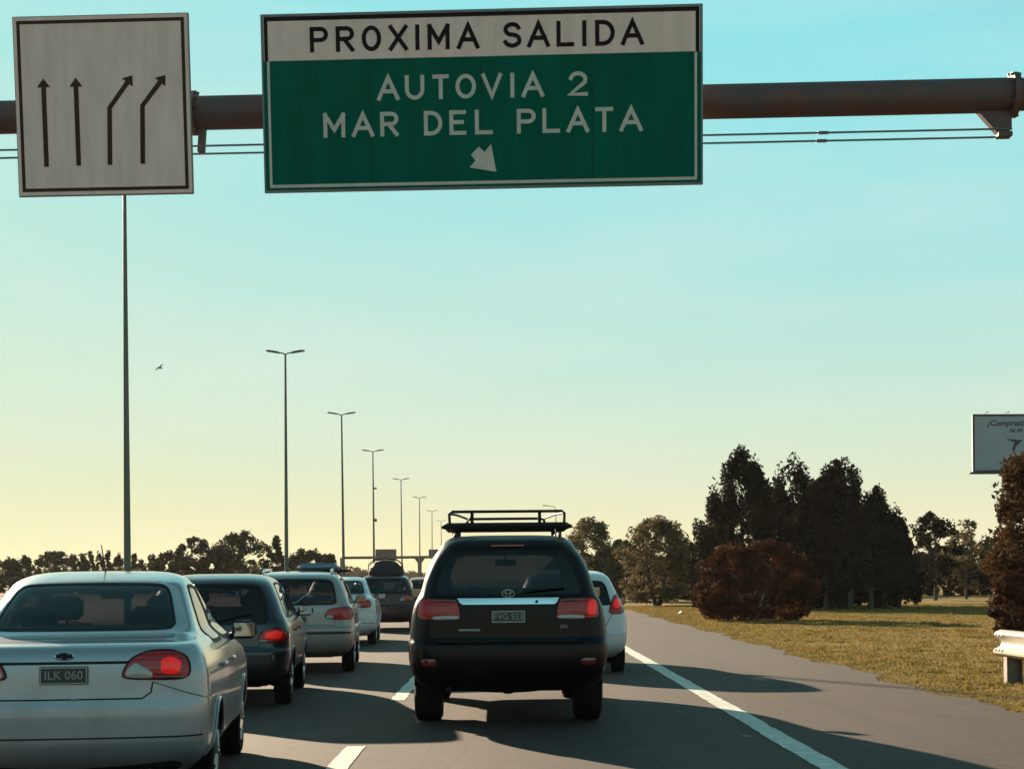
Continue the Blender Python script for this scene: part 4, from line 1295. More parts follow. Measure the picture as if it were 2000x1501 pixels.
def make_car(spec, name, label, loc, rz, paint, group='cars queuing on the motorway'):
    S = Surf(spec['rows'], **spec.get('plan', {}))
    root = thing(name, label, spec.get('cat', 'car'), loc, rz, group)
    wr = spec['wheel_r']; wy = spec['wheel_y']; ar = spec.get('arch', wr + .055)
    belt = spec['belt']
    windows = {}
    for w in spec['windows']:            # (kind, face, outline)
        windows.setdefault(w[1], []).append((w[0], resample(chaikin(w[2], 3, .10), 64), w[3] if len(w) > 3 else {}))
    # levels
    zs = []
    for a, b in zip(S.rows[:-1], S.rows[1:]):
        n = max(1, int(math.ceil(max((b[0] - a[0]) / .03, abs(b[1] - a[1]) / .07, abs(b[2] - a[2]) / .12, abs(b[3] - a[3]) / .05))))
        zs += [a[0] + (b[0] - a[0]) * i / n for i in range(n)]
    zs.append(S.rows[-1][0])
    halves = [S.half(z) for z in zs]
    nh = len(halves[0]); N = 2 * nh - 2
    V = []
    for z, hp in zip(zs, halves):
        ring = [(x, y) for x, y in hp] + [(-x, y) for x, y in hp[-2:0:-1]]
        # roof skin drops a little towards its sides
        V += [[x, y, z] for x, y in ring]
    V = np.array(V)
    nl = len(zs)
    reg = np.zeros(N, int)
    jr = S.NR + S.NC
    for j in range(N):
        jj = j if j < nh else N - j
        reg[j] = 0 if jj < jr else (1 if jj < jr + S.NS - 1 else 2)
    # snap to the wheel arches
    for cy in wy:
        d = np.hypot(V[:, 1] - cy, V[:, 2] - wr)
        sel = (np.abs(d - ar) < .045) & (np.abs(V[:, 0]) > .4) & (V[:, 2] > .2)
        k = ar / d[sel]
        V[sel, 1] = cy + (V[sel, 1] - cy) * k
        V[sel, 2] = wr + (V[sel, 2] - wr) * k
    VL = V.tolist()
    quads, parts = [], {}
    bz = spec['bumper_z']
    holes = {f: [inset(w[1], .022) for w in ws] for f, ws in windows.items()}
    for i in range(nl - 1):
        for j in range(N):
            j2 = (j + 1) % N
            q = (i * N + j, i * N + j2, (i + 1) * N + j2, (i + 1) * N + j)
            c = (VL[q[0]][0] + VL[q[1]][0] + VL[q[2]][0] + VL[q[3]][0]) / 4, (VL[q[0]][1] + VL[q[1]][1] + VL[q[2]][1] + VL[q[3]][1]) / 4, (VL[q[0]][2] + VL[q[1]][2] + VL[q[2]][2] + VL[q[3]][2]) / 4
            jj = j if j < nh - 1 else N - 1 - j
            face = 'rear' if jj < jr - 1 else ('side' if jj < jr + S.NS - 2 else 'front')
            if abs(c[0]) > .42 and any(math.hypot(c[1] - cy, c[2] - wr) < ar - .002 for cy in wy) and c[2] > 0: continue
            if face == 'side': f2 = 'right' if c[0] > 0 else 'left'
            else: f2 = face
            if f2 in ('rear', 'front'):
                if any(inside(h, c[0], c[2]) for h in holes.get(f2, [])): continue
                if any(inside(h, c[1], c[2]) for h in holes.get('right' if c[0] > 0 else 'left', [])) and abs(c[0]) > .3: continue
            elif any(inside(h, c[1], c[2]) for h in holes.get(f2, [])): continue
            # which panel
            pn = 'body'
            dr = spec.get('doors', [])
            if face == 'rear' or (face == 'side' and c[1] < .45):
                if c[2] < bz: pn = 'rear_bumper'
                elif face == 'rear' and 'lid' in spec and inside(spec['lid'], c[0], c[2]): pn = spec.get('lid_name', 'trunk_lid')
            elif face == 'front' and c[2] < bz: pn = 'front_bumper'
            elif face == 'side':
                for k, (d0, d1) in enumerate(dr):
                    if d0 < c[1] < d1 and spec.get('sill', .32) < c[2] < belt: pn = ('door', k, c[0] > 0)
            if face == 'front' and c[2] > bz and c[2] < belt + .06: pn = 'hood'
            parts.setdefault(pn, []).append(q)
    top = len(V); V = np.vstack([V, [[0, V[(nl - 1) * N:, 1].mean(), zs[-1] + .003]]])
    for j in range(N): parts['body'].append(((nl - 1) * N + j, (nl - 1) * N + (j + 1) % N, top))
    # vertex normals of the whole shell, so that split panels stay smooth together
    VN = np.zeros_like(V)
    allq = np.array([q if len(q) == 4 else (*q, q[2]) for pl in parts.values() for q in pl])
    A, B_, C_, D_ = (V[allq[:, k]] for k in range(4))
    NQ = np.cross(C_ - A, D_ - B_)
    for k in range(4): np.add.at(VN, allq[:, k], NQ)
    ln = np.linalg.norm(VN, axis=1); ln[ln == 0] = 1
    VN /= ln[:, None]
    # orientation: outward
    s = sum(np.dot(VN[k], V[k] - V.mean(0)) for k in range(0, len(V), 37))
    flip = s < 0
    if flip: VN = -VN
    def emit(nm, pl, m, off=0.0, inv=False, parent=root):
        ids = sorted({k for q in pl for k in q}); mp = {k: i for i, k in enumerate(ids)}
        vv = V[ids] + VN[ids] * off
        ff = [tuple(mp[k] for k in q) for q in pl]
        if flip != inv: ff = [q[::-1] for q in ff]
        me = bpy.data.meshes.new(nm)
        me.from_pydata([tuple(p) for p in vv], [], ff)
        me.materials.append(m)
        me.shade_smooth()
        me.normals_split_custom_set_from_vertices([tuple(p if not inv else -p) for p in VN[ids]])
        o = bpy.data.objects.new(nm, me)
        return link(o, parent)
    objs = {}
    for pn, pl in parts.items():
        nm = pn if isinstance(pn, str) else 'door'
        objs[pn] = emit(nm, pl, spec.get('bumper_mat', paint) if pn in ('rear_bumper', 'front_bumper') and spec.get('bumper_mat') else paint)
    body = objs['body']
    upper = [q for pl in parts.values() for q in pl if V[q[0], 2] > belt - .25]
    emit('cabin_lining', upper, M['lining'], -.03, True)
    # underbody and floor
    b = MB()
    hwm = S.row(S.z0 + .05)[2]
    b.box((0, (S.rows[0, 1] + S.rows[0, 2]) / 2, S.z0 + .05), (hwm * 1.5, S.rows[0, 2] - S.rows[0, 1] - .1, .12), bev=.03)
    b.build('underbody', M['under'], root)
    b = MB(); b.box((0, (wy[0] + wy[1]) / 2, .42), (hwm * 1.45, wy[1] - wy[0] - 2 * ar - .02, .1)); b.build('floor_pan', M['under'], root)
    for cy in wy:
        for sg in (-1, 1):
            b = MB(); pr = [(ar - .004, 0.0), (ar - .004, .34), (.01, .34)]
            v, f = [], []
            n = 20
            hw = S.row(wr + ar * .6)[2] - .02
            for k in range(n + 1):
                a = math.pi * (-.12 + 1.24 * k / n)
                for (rr, dx) in pr: v.append((sg * (hw - dx), cy + rr * math.cos(a), max(S.z0 + .02, wr + rr * math.sin(a))))
            for k in range(n):
                for e in range(2): f.append((k * 3 + e, k * 3 + e + 1, (k + 1) * 3 + e + 1, (k + 1) * 3 + e))
            b.add(v, f).build('wheel_well', M['under'], root)
            # arch lip
            lp = []
            for k in range(25):
                a = math.pi * (-.08 + 1.16 * k / 24)
                yy, zz = cy + (ar + .012) * math.cos(a), wr + (ar + .012) * math.sin(a)
                if zz > S.z0 + .06: lp.append(Vector(S.side(sg)(yy, zz)) + Vector((sg * spec.get('lip', .004), 0, 0)))
            b = MB(); b.tube(lp, .009 if 'flare' not in spec else .022, 6, cap=False); b.build('arch_lip', spec.get('flare_mat', paint), root)
            wheel(root, sg * (S.rows[:, 3].max() - .015 - spec.get('wheel_w', .19) / 2), cy, wr, spec.get('wheel_w', .19), sg)
    # glass with dark surrounds
    for face, ws in windows.items():
        proj = {'rear': S.rear, 'front': S.front, 'right': S.side(1), 'left': S.side(-1)}[face]
        for nm, outl, kw in ws:
            gm = M[kw.get('glass', spec.get('glass', 'glass'))]
            pane = patch(proj, inset(outl, .006), OUT[face], off=.002, thick=.002, edge=.001).build(nm, gm, root)
            band(proj, outl, OUT[face], kw.get('frame', .026), .0045).build('window_seal', M['black'], pane)
    # tail lamps
    for lp in spec['lamps']:
        for sg in (1, -1):
            P = lambda poly: resample(chaikin(poly if sg > 0 else mirror_poly(poly), 3), 44)
            o = patch(S.rear, P(lp['outline']), OUT['rear'], off=.008, thick=.02, bulge=.012).build('tail_lamp', M[lp.get('mat', 'lampred')], root)
            band(S.rear, P(lp['outline']), OUT['rear'], .010, .0105).build('lamp_rim', M['black' if not lp.get('rim') else lp['rim']], o)
            xs = [q[0] for q in lp['outline']]; zs_ = [q[1] for q in lp['outline']]
            for kk in range(1, 7):
                zz = min(zs_) + (max(zs_) - min(zs_)) * kk / 7
                cr_ = [u for u in np.linspace(min(xs), max(xs), 60) if inside(lp['outline'], u, zz)]
                if len(cr_) > 12: seam(S.rear, [(sg * (cr_[0] + .022), zz), (sg * (cr_[-1] - .022), zz)], OUT['rear'], .005, .0215).build('lens_rib', M['lampdark'], o, 0)
            for nm, mm, poly in lp.get('inner', []):
                if nm == 'brake_light' and lp.get('lit') is not None and sg not in lp['lit']: mm = 'lampred'
                patch(S.rear, P(poly), OUT['rear'], off=.0215, thick=.004, bulge=.006).build(nm, M[mm], o)
    # panel gaps
    for (face, path, w) in spec.get('seams', []):
        proj = {'rear': S.rear, 'right': S.side(1), 'left': S.side(-1), 'front': S.front}[face]
        seam(proj, path, OUT[face], w).build('panel_gap', M['black'], root, 0)
    for k, (d0, d1) in enumerate(spec.get('doors', [])):
        for sg, face in ((1, 'right'), (-1, 'left')):
            proj = S.side(sg)
            par = objs.get(('door', k, sg > 0), root)
            pth = [(d0, belt), (d0, spec.get('sill', .32) + .08), (d0 + .06, spec.get('sill', .32)), (d1 - .06, spec.get('sill', .32)), (d1, spec.get('sill', .32) + .08), (d1, belt)]
            seam(proj, pth, OUT[face], .008).build('panel_gap', M['black'], par, 0)
            hy, hz = d0 + .16, belt - .10
            p = Vector(proj(hy, hz))
            b = MB(); b.box((p.x + sg * .018, hy, hz), (.03, .17, .028), bev=.01); b.build('door_handle', paint if spec.get('handle', 1) else M['black'], par)
    if 'moulding' in spec:
        z, y0, y1 = spec['moulding']
        for sg, face in ((1, 'right'), (-1, 'left')):
            seam(S.side(sg), [(y0, z), (y1, z)], OUT[face], .05, .010).build('side_moulding', M['black'], root)
    # mirrors
    my, mz = spec['mirror']
    for sg in (1, -1):
        p = Vector(S.side(sg)(my, mz - .04))
        c = p + Vector((sg * .10, -.02, .06))
        b = MB(); b.box(tuple(c), (.19, .10, .135), bev=.04, taper=.92); b.tube([p - Vector((sg * .02, 0, 0)), c], [.03, .025], 8)
        h = b.build('mirror_housing', spec.get('mirror_mat', paint), root)
        b = MB(); b.box((c.x, c.y - .052, c.z), (.155, .008, .105), bev=.02); b.build('mirror_glass', M['mirror'], h)
    # number plate
    px, pz, pw, ph, txt, pm = spec['plate']
    y = S.rear(px, pz)[1]
    o = MB().box((px, y - .012, pz), (pw, .014, ph), bev=.004).build('number_plate', M['plate'], root)
    b = MB(); sign_frame_rect(b, px - pw / 2 + .004, px + pw / 2 - .004, pz - ph / 2 + .004, pz + ph / 2 - .004, .007 if not pm else .012, y - .0215, y - .0185); b.build('plate_border', M['plate_white'], o, 0)
    if txt: text_mesh('lettering', txt, ph * .66, (px, y - .0205, pz), M['plate_white'], o, 0, 'CENTER', .001)
    # cabin
    for sx_ in (-.34, .34): seat(root, sx_, spec['seat_y'][1], .48, M['cloth'])
    w3 = S.row(belt)[2]
    b = MB(); b.box((0, spec['seat_y'][0] + .22, .50), (w3 * 1.5, .5, .16), bev=.05); b.box((0, spec['seat_y'][0], .80), (w3 * 1.5, .14, .58), rx=R(14), bev=.05); rs = b.build('rear_seat', M['cloth'], root)
    for sx_ in (-.36, .36):
        b = MB(); b.box((sx_, spec['seat_y'][0] - .09, 1.15), (.25, .08, .13), bev=.03); b.tube([(sx_, spec['seat_y'][0] - .05, 1.0), (sx_, spec['seat_y'][0] - .09, 1.12)], .012, 6); b.build('headrest', M['cloth'], rs)
    dy = spec['dash_y']
    b = MB(); b.box((0, dy, belt - .10), (w3 * 1.7, .42, .26), bev=.06); b.build('dashboard', M['dash'], root)
    b = MB(); cs_ = [(-.34 + .18 * math.cos(a), dy - .34 - .07 * math.sin(a), belt - .02 + .17 * math.sin(a)) for a in np.linspace(0, 2 * math.pi, 25)]
    b.tube(cs_, .014, 6, cap=False); b.tube([(-.34, dy - .34, belt - .02), (-.34, dy - .1, belt - .12)], .03, 6); b.build('steering_wheel', M['dash'], root)
    b = MB(); b.box((0, spec['rearview'][0], spec['rearview'][1]), (.23, .03, .07), bev=.012); b.tube([(0, spec['rearview'][0], spec['rearview'][1] + .02), (0, spec['rearview'][0] + .03, spec['rearview'][1] + .11)], .012, 6); b.build('rear_view_mirror', M['dash'], root)
    # exhaust
    b = MB(); ex = spec.get('exhaust', (.45, .30)); b.tube([(ex[0], .06, ex[1]), (ex[0], .8, ex[1])], .028, 10); b.build('exhaust_pipe', M['under'], root)
    return root, S

def rect(x0, x1, z0, z1): return [(x0, z0), (x1, z0), (x1, z1), (x0, z1)]

def sides(ws):
    return [(n, f, poly) for n, poly in ws for f in ('right', 'left')]

# ---- silver three-box saloon
SEDAN = dict(
    rows=[(.20, .26, 3.92, .62), (.28, .10, 4.05, .72), (.36, .025, 4.12, .785), (.45, .0, 4.15, .805), (.58, .0, 4.145, .812), (.66, .006, 4.13, .812), (.685, .014, 4.11, .812),
          (.75, .020, 4.05, .808), (.84, .026, 3.80, .80), (.90, .032, 3.42, .785), (.95, .044, 3.12, .768), (.99, .068, 2.98, .745), (1.012, .15, 2.92, .725), (1.032, .48, 2.87, .70), (1.06, .64, 2.80, .675),
          (1.18, .83, 2.56, .63), (1.30, 1.03, 2.32, .582), (1.36, 1.15, 2.19, .555), (1.395, 1.28, 2.08, .525), (1.42, 1.42, 1.98, .475), (1.437, 1.55, 1.92, .40), (1.445, 1.65, 1.88, .30)],
    plan=dict(ax=.24, ay=.22, crown=.07),
    wheel_r=.285, wheel_y=(.90, 3.34), arch=.335, belt=.93, bumper_z=.675, sill=.30, lid_name='trunk_lid',
    lid=[(-.44, .69), (.44, .69), (.60, .80), (.62, 1.02), (-.62, 1.02), (-.60, .80)],
    windows=[('rear_window', 'rear', [(-.565, 1.07), (.565, 1.07), (.545, 1.15), (.475, 1.365), (-.475, 1.365), (-.545, 1.15)], dict(frame=.014, glass='glass_dark')),
             ('windscreen', 'front', [(-.58, 1.02), (.58, 1.02), (.49, 1.36), (-.49, 1.36)], dict(glass='glass_clear'))] +
            sides([('door_window', [(1.10, .965), (1.78, .965), (1.78, 1.35), (1.42, 1.355), (1.22, 1.20)]), ('door_window', [(1.86, .965), (2.62, .965), (2.42, 1.16), (2.14, 1.345), (1.86, 1.35)])]),
    doors=[(1.08, 1.82), (1.84, 2.88)],
    lamps=[dict(outline=[(.325, .805), (.67, .795), (.715, .83), (.70, .93), (.61, .975), (.47, .972), (.37, .93), (.325, .85)], mat='lampred', lit=(1,),
                inner=[('reversing_lens', 'lampclear', [(.345, .815), (.50, .81), (.50, .845), (.44, .88), (.40, .905), (.35, .86)]), ('brake_light', 'lamplit', [(.545, .835), (.645, .83), (.66, .90), (.60, .935), (.545, .915)]),
                       ('indicator_lens', 'lampdark', [(.52, .808), (.69, .803), (.69, .825), (.52, .826)])])],
    seams=[('rear', [(-.50, .79), (-.49, .73), (-.44, .695), (.44, .695), (.49, .73), (.50, .79)], .009), ('rear', [(-.36, .905), (.36, .905)], .016), ('rear', [(-.80, .47), (.80, .47)], .010), ('rear', [(.50, .79), (.80, .685)], .005), ('rear', [(-.50, .79), (-.80, .685)], .005)],
    mirror=(2.62, .99), mirror_mat=M['black'], plate=(0, .835, .275, .105, 'ILK 060', 0), seat_y=(1.25, 2.15), dash_y=2.72, rearview=(2.15, 1.29), exhaust=(.38, .25))

# ---- tall off-road estate
SUV = dict(cat='suv',
    rows=[(.34, .20, 4.50, .74), (.42, .07, 4.60, .83), (.54, .01, 4.67, .875), (.64, .0, 4.70, .89), (.76, .005, 4.69, .895), (.80, .03, 4.67, .895), (.82, .06, 4.64, .895),
          (.95, .065, 4.55, .885), (1.05, .07, 4.25, .872), (1.12, .075, 3.75, .855), (1.18, .085, 3.40, .83), (1.24, .11, 3.22, .80), (1.40, .17, 2.95, .755),
          (1.55, .24, 2.72, .695), (1.66, .31, 2.55, .625), (1.715, .37, 2.44, .59), (1.755, .46, 2.32, .545), (1.78, .66, 2.20, .48), (1.795, .95, 2.05, .36)],
    plan=dict(ax=.20, ay=.22, crown=.06),
    wheel_r=.375, wheel_y=(1.02, 3.77), arch=.445, belt=1.13, bumper_z=.81, sill=.50, lid_name='tailgate', wheel_w=.265, track_in=.11, lip=.012, flare=1,
    lid=[(-.70, .82), (.70, .82), (.74, 1.2), (.56, 1.70), (-.56, 1.70), (-.74, 1.2)],
    glass='glass_black',
    windows=[('rear_window', 'rear', [(-.69, 1.215), (.69, 1.215), (.68, 1.30), (.57, 1.635), (-.57, 1.635), (-.68, 1.30)], dict(frame=.02)),
             ('windscreen', 'front', [(-.68, 1.24), (.68, 1.24), (.56, 1.68), (-.56, 1.68)], dict(glass='glass_clear'))] +
            sides([('quarter_window', [(.42, 1.20), (1.10, 1.20), (1.10, 1.60), (.62, 1.60)]), ('door_window', [(1.20, 1.19), (2.02, 1.19), (2.02, 1.635), (1.20, 1.63)]), ('door_window', [(2.10, 1.19), (3.06, 1.19), (2.86, 1.36), (2.56, 1.60), (2.10, 1.635)])]),
    doors=[(1.15, 2.06), (2.08, 3.12)],
    lamps=[dict(outline=[(.425, 1.00), (.80, .99), (.845, 1.03), (.835, 1.16), (.78, 1.20), (.47, 1.19), (.445, 1.12)], mat='lampred', lit=(1,),
                inner=[('reversing_lens', 'lampclear', [(.44, 1.002), (.70, .997), (.70, 1.035), (.452, 1.04)]), ('brake_light', 'lamplit', [(.72, 1.03), (.80, 1.03), (.80, 1.17), (.73, 1.17)]),
                       ('indicator_lens', 'lampdark', [(.465, 1.155), (.69, 1.16), (.69, 1.185), (.475, 1.18)])])],
    seams=[('rear', [(-.70, 1.20), (-.70, .835), (.70, .835), (.70, 1.20)], .008)],
    mirror=(3.02, 1.20), plate=(0, 1.025, .31, .115, 'FVG 523', 1), seat_y=(1.75, 2.55), dash_y=3.12, rearview=(2.62, 1.545), exhaust=(-.55, .36), handle=1)

SUV['rows'] = [(z, a, c, w * 1.025) for z, a, c, w in SUV['rows']]

# ---- five-door hatchback
HATCH = dict(
    rows=[(.22, .22, 3.70, .64), (.30, .07, 3.82, .74), (.40, .01, 3.88, .805), (.48, .0, 3.90, .822), (.60, .0, 3.89, .83), (.64, .03, 3.87, .832), (.78, .045, 3.72, .828),
          (.86, .055, 3.40, .815), (.92, .07, 3.10, .795), (.97, .10, 2.95, .77), (1.03, .14, 2.84, .74), (1.15, .22, 2.62, .695), (1.28, .32, 2.37, .635), (1.35, .39, 2.22, .595), (1.395, .48, 2.08, .55), (1.425, .62, 1.95, .49), (1.445, .80, 1.80, .41), (1.455, 1.0, 1.65, .30)],
    plan=dict(ax=.26, ay=.26, crown=.07),
    wheel_r=.29, wheel_y=(.72, 3.16), arch=.34, belt=.92, bumper_z=.615, sill=.30, lid_name='tailgate',
    lid=[(-.60, .62), (.60, .62), (.62, .95), (.50, 1.40), (-.50, 1.40), (-.62, .95)],
    windows=[('rear_window', 'rear', [(-.60, .90), (.60, .90), (.60, 1.0), (.52, 1.34), (-.52, 1.34), (-.60, 1.0)], dict(frame=.03, glass='glass_dark')),
             ('windscreen', 'front', [(-.62, 1.0), (.62, 1.0), (.52, 1.37), (-.52, 1.37)], dict(glass='glass_clear'))] +
            sides([('door_window', [(.52, .96), (1.52, .955), (1.52, 1.365), (.86, 1.35), (.66, 1.18)]), ('door_window', [(1.60, .955), (2.58, .955), (2.36, 1.15), (2.10, 1.34), (1.60, 1.365)])]),
    doors=[(.95, 1.56), (1.58, 2.78)],
    lamps=[dict(outline=[(.50, .705), (.75, .70), (.815, .74), (.80, .83), (.72, .87), (.56, .85), (.50, .78)], mat='lampred', lit=(1, -1),
                inner=[('brake_light', 'lamplit', [(.57, .74), (.73, .74), (.75, .81), (.66, .835), (.57, .81)]), ('reversing_lens', 'lampclear', [(.515, .712), (.60, .71), (.60, .73), (.515, .735)])])],
    seams=[('rear', [(-.62, .88), (-.50, .66), (.50, .66), (.62, .88)], .008)],
    mirror=(2.42, .99), mirror_mat=M['black'], plate=(0, .545, .30, .11, '', 0), seat_y=(.95, 1.85), dash_y=2.55, rearview=(2.1, 1.29), exhaust=(-.45, .26))

# ---- compact estate with upright tail and roof rails
WAGON = dict(
    rows=[(.24, .22, 3.95, .66), (.32, .06, 4.08, .76), (.42, .01, 4.13, .82), (.52, .0, 4.15, .84), (.66, .0, 4.14, .848), (.70, .035, 4.11, .85), (.84, .045, 3.90, .84),
          (.92, .05, 3.50, .825), (.99, .06, 3.22, .80), (1.05, .085, 3.05, .765), (1.20, .14, 2.78, .715), (1.33, .21, 2.52, .66), (1.41, .27, 2.33, .61), (1.455, .36, 2.18, .56), (1.485, .52, 2.02, .50), (1.505, .75, 1.85, .42), (1.515, 1.0, 1.70, .30)],
    plan=dict(ax=.20, ay=.22, crown=.06),
    wheel_r=.305, wheel_y=(.78, 3.26), arch=.355, belt=.97, bumper_z=.675, sill=.34, lid_name='tailgate', track_in=.12,
    lid=[(-.60, .68), (.60, .68), (.66, 1.0), (.54, 1.45), (-.54, 1.45), (-.66, 1.0)],
    windows=[('rear_window', 'rear', [(-.60, 1.01), (.60, 1.01), (.59, 1.12), (.53, 1.395), (-.53, 1.395), (-.59, 1.12)], dict(frame=.03, glass='glass_dark')),
             ('windscreen', 'front', [(-.62, 1.07), (.62, 1.07), (.53, 1.42), (-.53, 1.42)], dict(glass='glass_clear'))] +
            sides([('quarter_window', [(.36, 1.02), (.82, 1.01), (.82, 1.40), (.46, 1.39)]), ('door_window', [(.90, 1.01), (1.64, 1.01), (1.64, 1.42), (.90, 1.41)]), ('door_window', [(1.72, 1.01), (2.76, 1.01), (2.50, 1.20), (2.22, 1.40), (1.72, 1.42)])]),
    doors=[(.86, 1.68), (1.70, 2.95)],
    lamps=[dict(outline=[(.42, .80), (.80, .79), (.825, .83), (.815, .96), (.74, .985), (.50, .965), (.42, .90)], mat='lampred', lit=(),
                inner=[('brake_light', 'lamplit', [(.56, .835), (.66, .832), (.67, .93), (.57, .93)]), ('reversing_lens', 'lampclear', [(.44, .812), (.54, .81), (.54, .85), (.44, .86)])])],
    seams=[('rear', [(-.62, .95), (-.56, .715), (.56, .715), (.62, .95)], .008), ('rear', [(-.80, .60), (.80, .60)], .03)],
    mirror=(2.66, 1.05), plate=(0, .80, .30, .11, '', 0), seat_y=(1.1, 2.0), dash_y=2.75, rearview=(2.25, 1.34), exhaust=(-.48, .28))

def dark_rear(parent, S, poly, nm, m, off=.003):
    return patch(S.rear, resample(chaikin(poly, 2), 40), OUT['rear'], off=off, thick=.006).build(nm, m, parent)

# 1 silver sedan, nearest, left
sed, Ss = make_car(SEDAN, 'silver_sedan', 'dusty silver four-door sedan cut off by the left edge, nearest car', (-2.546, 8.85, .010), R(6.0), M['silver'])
y = Ss.rear(0, .945)[1]
b = MB(); b.tube([(.052 * math.cos(a), y - .006, .945 + .021 * math.sin(a)) for a in np.linspace(0, 2 * math.pi, 25)], .005, 6, cap=False)
em = b.build('emblem', M['chrome'], sed)
b = MB(); b.prism([(-.046, .936), (-.016, .936), (-.012, .928), (.016, .928), (.020, .936), (.046, .936), (.040, .953), (.014, .953), (.010, .961), (-.018, .961), (-.022, .953), (-.040, .953)], y - .012, y - .002); b.build('emblem_bar', M['black'], em)
dark_rear(sed, Ss, [(-.22, .755), (.22, .755), (.30, .885), (-.30, .885)], 'plate_recess', M['silver'], .0005)
b = MB(); b.box((.06, Ss.rear(.06, .70)[1] - .008, .70), (.05, .012, .012), bev=.004); b.build('lock', M['chrome'], sed)
# lower bumper valance
b = MB(); b.box((0, .20, .305), (1.30, .22, .13), bev=.05); b.build('bumper_valance', M['under'], sed)
b = MB(); p = Ss.rear(0, 1.445); b.tube([(0, 1.62, 1.44), (0, 1.45, 1.62)], [.006, .003], 6)
b.build('aerial', M['black'], sed)

# 2 black off-road estate, centre
suv, Sv = make_car(SUV, 'black_suv', 'black off-road estate with roof basket straight ahead', (.035, 14.0, .010), R(0.4), M['blackpaint'])
pts = [(x, z) for x, z in [(-.47, 1.19), (.47, 1.19), (.445, 1.135), (-.445, 1.135)]]
patch(Sv.rear, resample(pts, 48), OUT['rear'], off=.022, thick=.01, edge=.006).build('chrome_strip', M['chrome'], suv)
b = MB(); yk = Sv.rear(.26, 1.16)[1]; b.tube([(.26, yk - .02, 1.162), (.26, yk - .032, 1.162)], .014, 10); b.build('tailgate_lock', M['black'], suv)
# oval emblem above the strip
ye = Sv.rear(0, 1.235)[1] - .012
b = MB()
ring = lambda rx, rz_, cz=0: [(rx * math.cos(a), ye, 1.236 + cz + rz_ * math.sin(a)) for a in np.linspace(0, 2 * math.pi, 29)]
b.tube(ring(.056, .037), .0045, 6, cap=False); b.tube(ring(.020, .035), .0045, 6, cap=False)
b.tube([(.037 * math.cos(a), ye, 1.252 + .015 * math.sin(a)) for a in np.linspace(0, 2 * math.pi, 25)], .0045, 6, cap=False)
b.build('emblem', M['plate_white'], suv)
text_mesh('lettering', 'SR5', .045, (.47, Sv.rear(.47, .93)[1] - .006, .93), M['plate_white'], suv, .2, 'LEFT', .001)
b = MB(); b.box((-.36, Sv.rear(-.36, .905)[1] - .004, .905), (.20, .008, .018), bev=.004); b.build('name_badge', M['plate_white'], suv)
for sg in (-1, 1):
    patch(Sv.rear, resample(chaikin(rect(sg * .66, sg * .80, .575, .645), 2), 28), OUT['rear'], off=.006, thick=.008, bulge=.004).build('reflector', M['lampdark'], suv)
    b = MB(); b.box((sg * .73, 1.50, .31), (.26, .015, .28), bev=.006); b.build('mud_flap', M['under'], suv)
b = MB(); b.box((0, .06, .80), (1.30, .10, .035), bev=.015); b.build('bumper_step', M['black'], suv)
b = MB(); b.lathe([(.05, .30), (.30, .30), (.345, .345), (.345, .44), (.30, .50)], 'Z', 28, (0, .78, 0)); b.build('spare_wheel', M['tyre'], suv)
b = MB(); b.tube([(-.72, 1.02, .375), (.72, 1.02, .375)], .05, 12); b.lathe([(.02, -.13), (.11, -.1), (.13, 0), (.11, .1), (.02, .13)], 'Y', 14, (0, 1.02, .375)); b.build('rear_axle', M['under'], suv)
b = MB(); b.box((0, .62, 1.70), (.9, .10, .02)); b.build('headliner_trim', M['lining'], suv)
b = MB(); b.tube([(.13, Sv.rear(.13, 1.225)[1] - .03, 1.25), (.18, Sv.rear(.18, 1.25)[1] - .03, 1.262), (.52, Sv.rear(.52, 1.28)[1] - .02, 1.285)], .009, 6); b.build('rear_wiper', M['black'], suv)
b = MB(); b.box((0, Sv.rear(0, 1.68)[1] - .012, 1.68), (.30, .02, .022), bev=.006); b.build('high_stop_lamp', M['lampdark'], suv)
# roof basket
rack = bpy.data.objects.new('roof_rack', None); link(rack, suv)
def rk(nm, pts, r_, n=8):
    b = MB(); b.tube(pts, r_, n); return b.build(nm, M['black'], rack)
zb_ = 1.875
for x in (-.50, .50):
    for fy in (.92, 2.0):
        b = MB(); b.box((x, fy, 1.825), (.06, .10, .12), bev=.015); b.build('rack_foot', M['black'], rack)
    rk('roof_rail', [(x * 1.0, .70, 1.768), (x, .80, 1.80), (x, 2.1, 1.80), (x, 2.2, 1.768)], .02)
for y in (.86, 1.15, 1.44, 1.73, 2.02):
    b = MB(); b.box((0, y, zb_), (1.22, .05, .035), bev=.008); b.build('rack_slat', M['black'], rack)
b = MB(); b.tube([(-.63, .80, zb_ - .005), (-.57, .80, zb_ + .005), (.57, .80, zb_ + .005), (.63, .80, zb_ - .005)], [.012, .034, .034, .012], 8); b.build('rack_bar', M['black'], rack)
rk('rack_bar', [(-.57, .82, zb_ + .02), (-.57, 2.1, zb_ + .02)], .02); rk('rack_bar', [(.57, .82, zb_ + .02), (.57, 2.1, zb_ + .02)], .02)
rk('rack_bar', [(-.57, 2.1, zb_ + .02), (.57, 2.1, zb_ + .02)], .02)
rk('rack_rail', [(-.55, .80, zb_), (-.555, .80, 2.0), (-.53, .80, 2.02), (.53, .80, 2.02), (.555, .80, 2.0), (.55, .80, zb_)], .014)
rk('rack_rail', [(-.555, .80, 2.0), (-.50, 1.4, 2.015), (-.40, 2.1, 2.0)], .012); rk('rack_rail', [(.555, .80, 2.0), (.50, 1.4, 2.015), (.40, 2.1, 2.0)], .012)
rk('rack_rail', [(-.42, 2.1, zb_), (-.40, 2.1, 1.985), (-.36, 2.1, 2.0), (.36, 2.1, 2.0), (.40, 2.1, 1.985), (.42, 2.1, zb_)], .014)
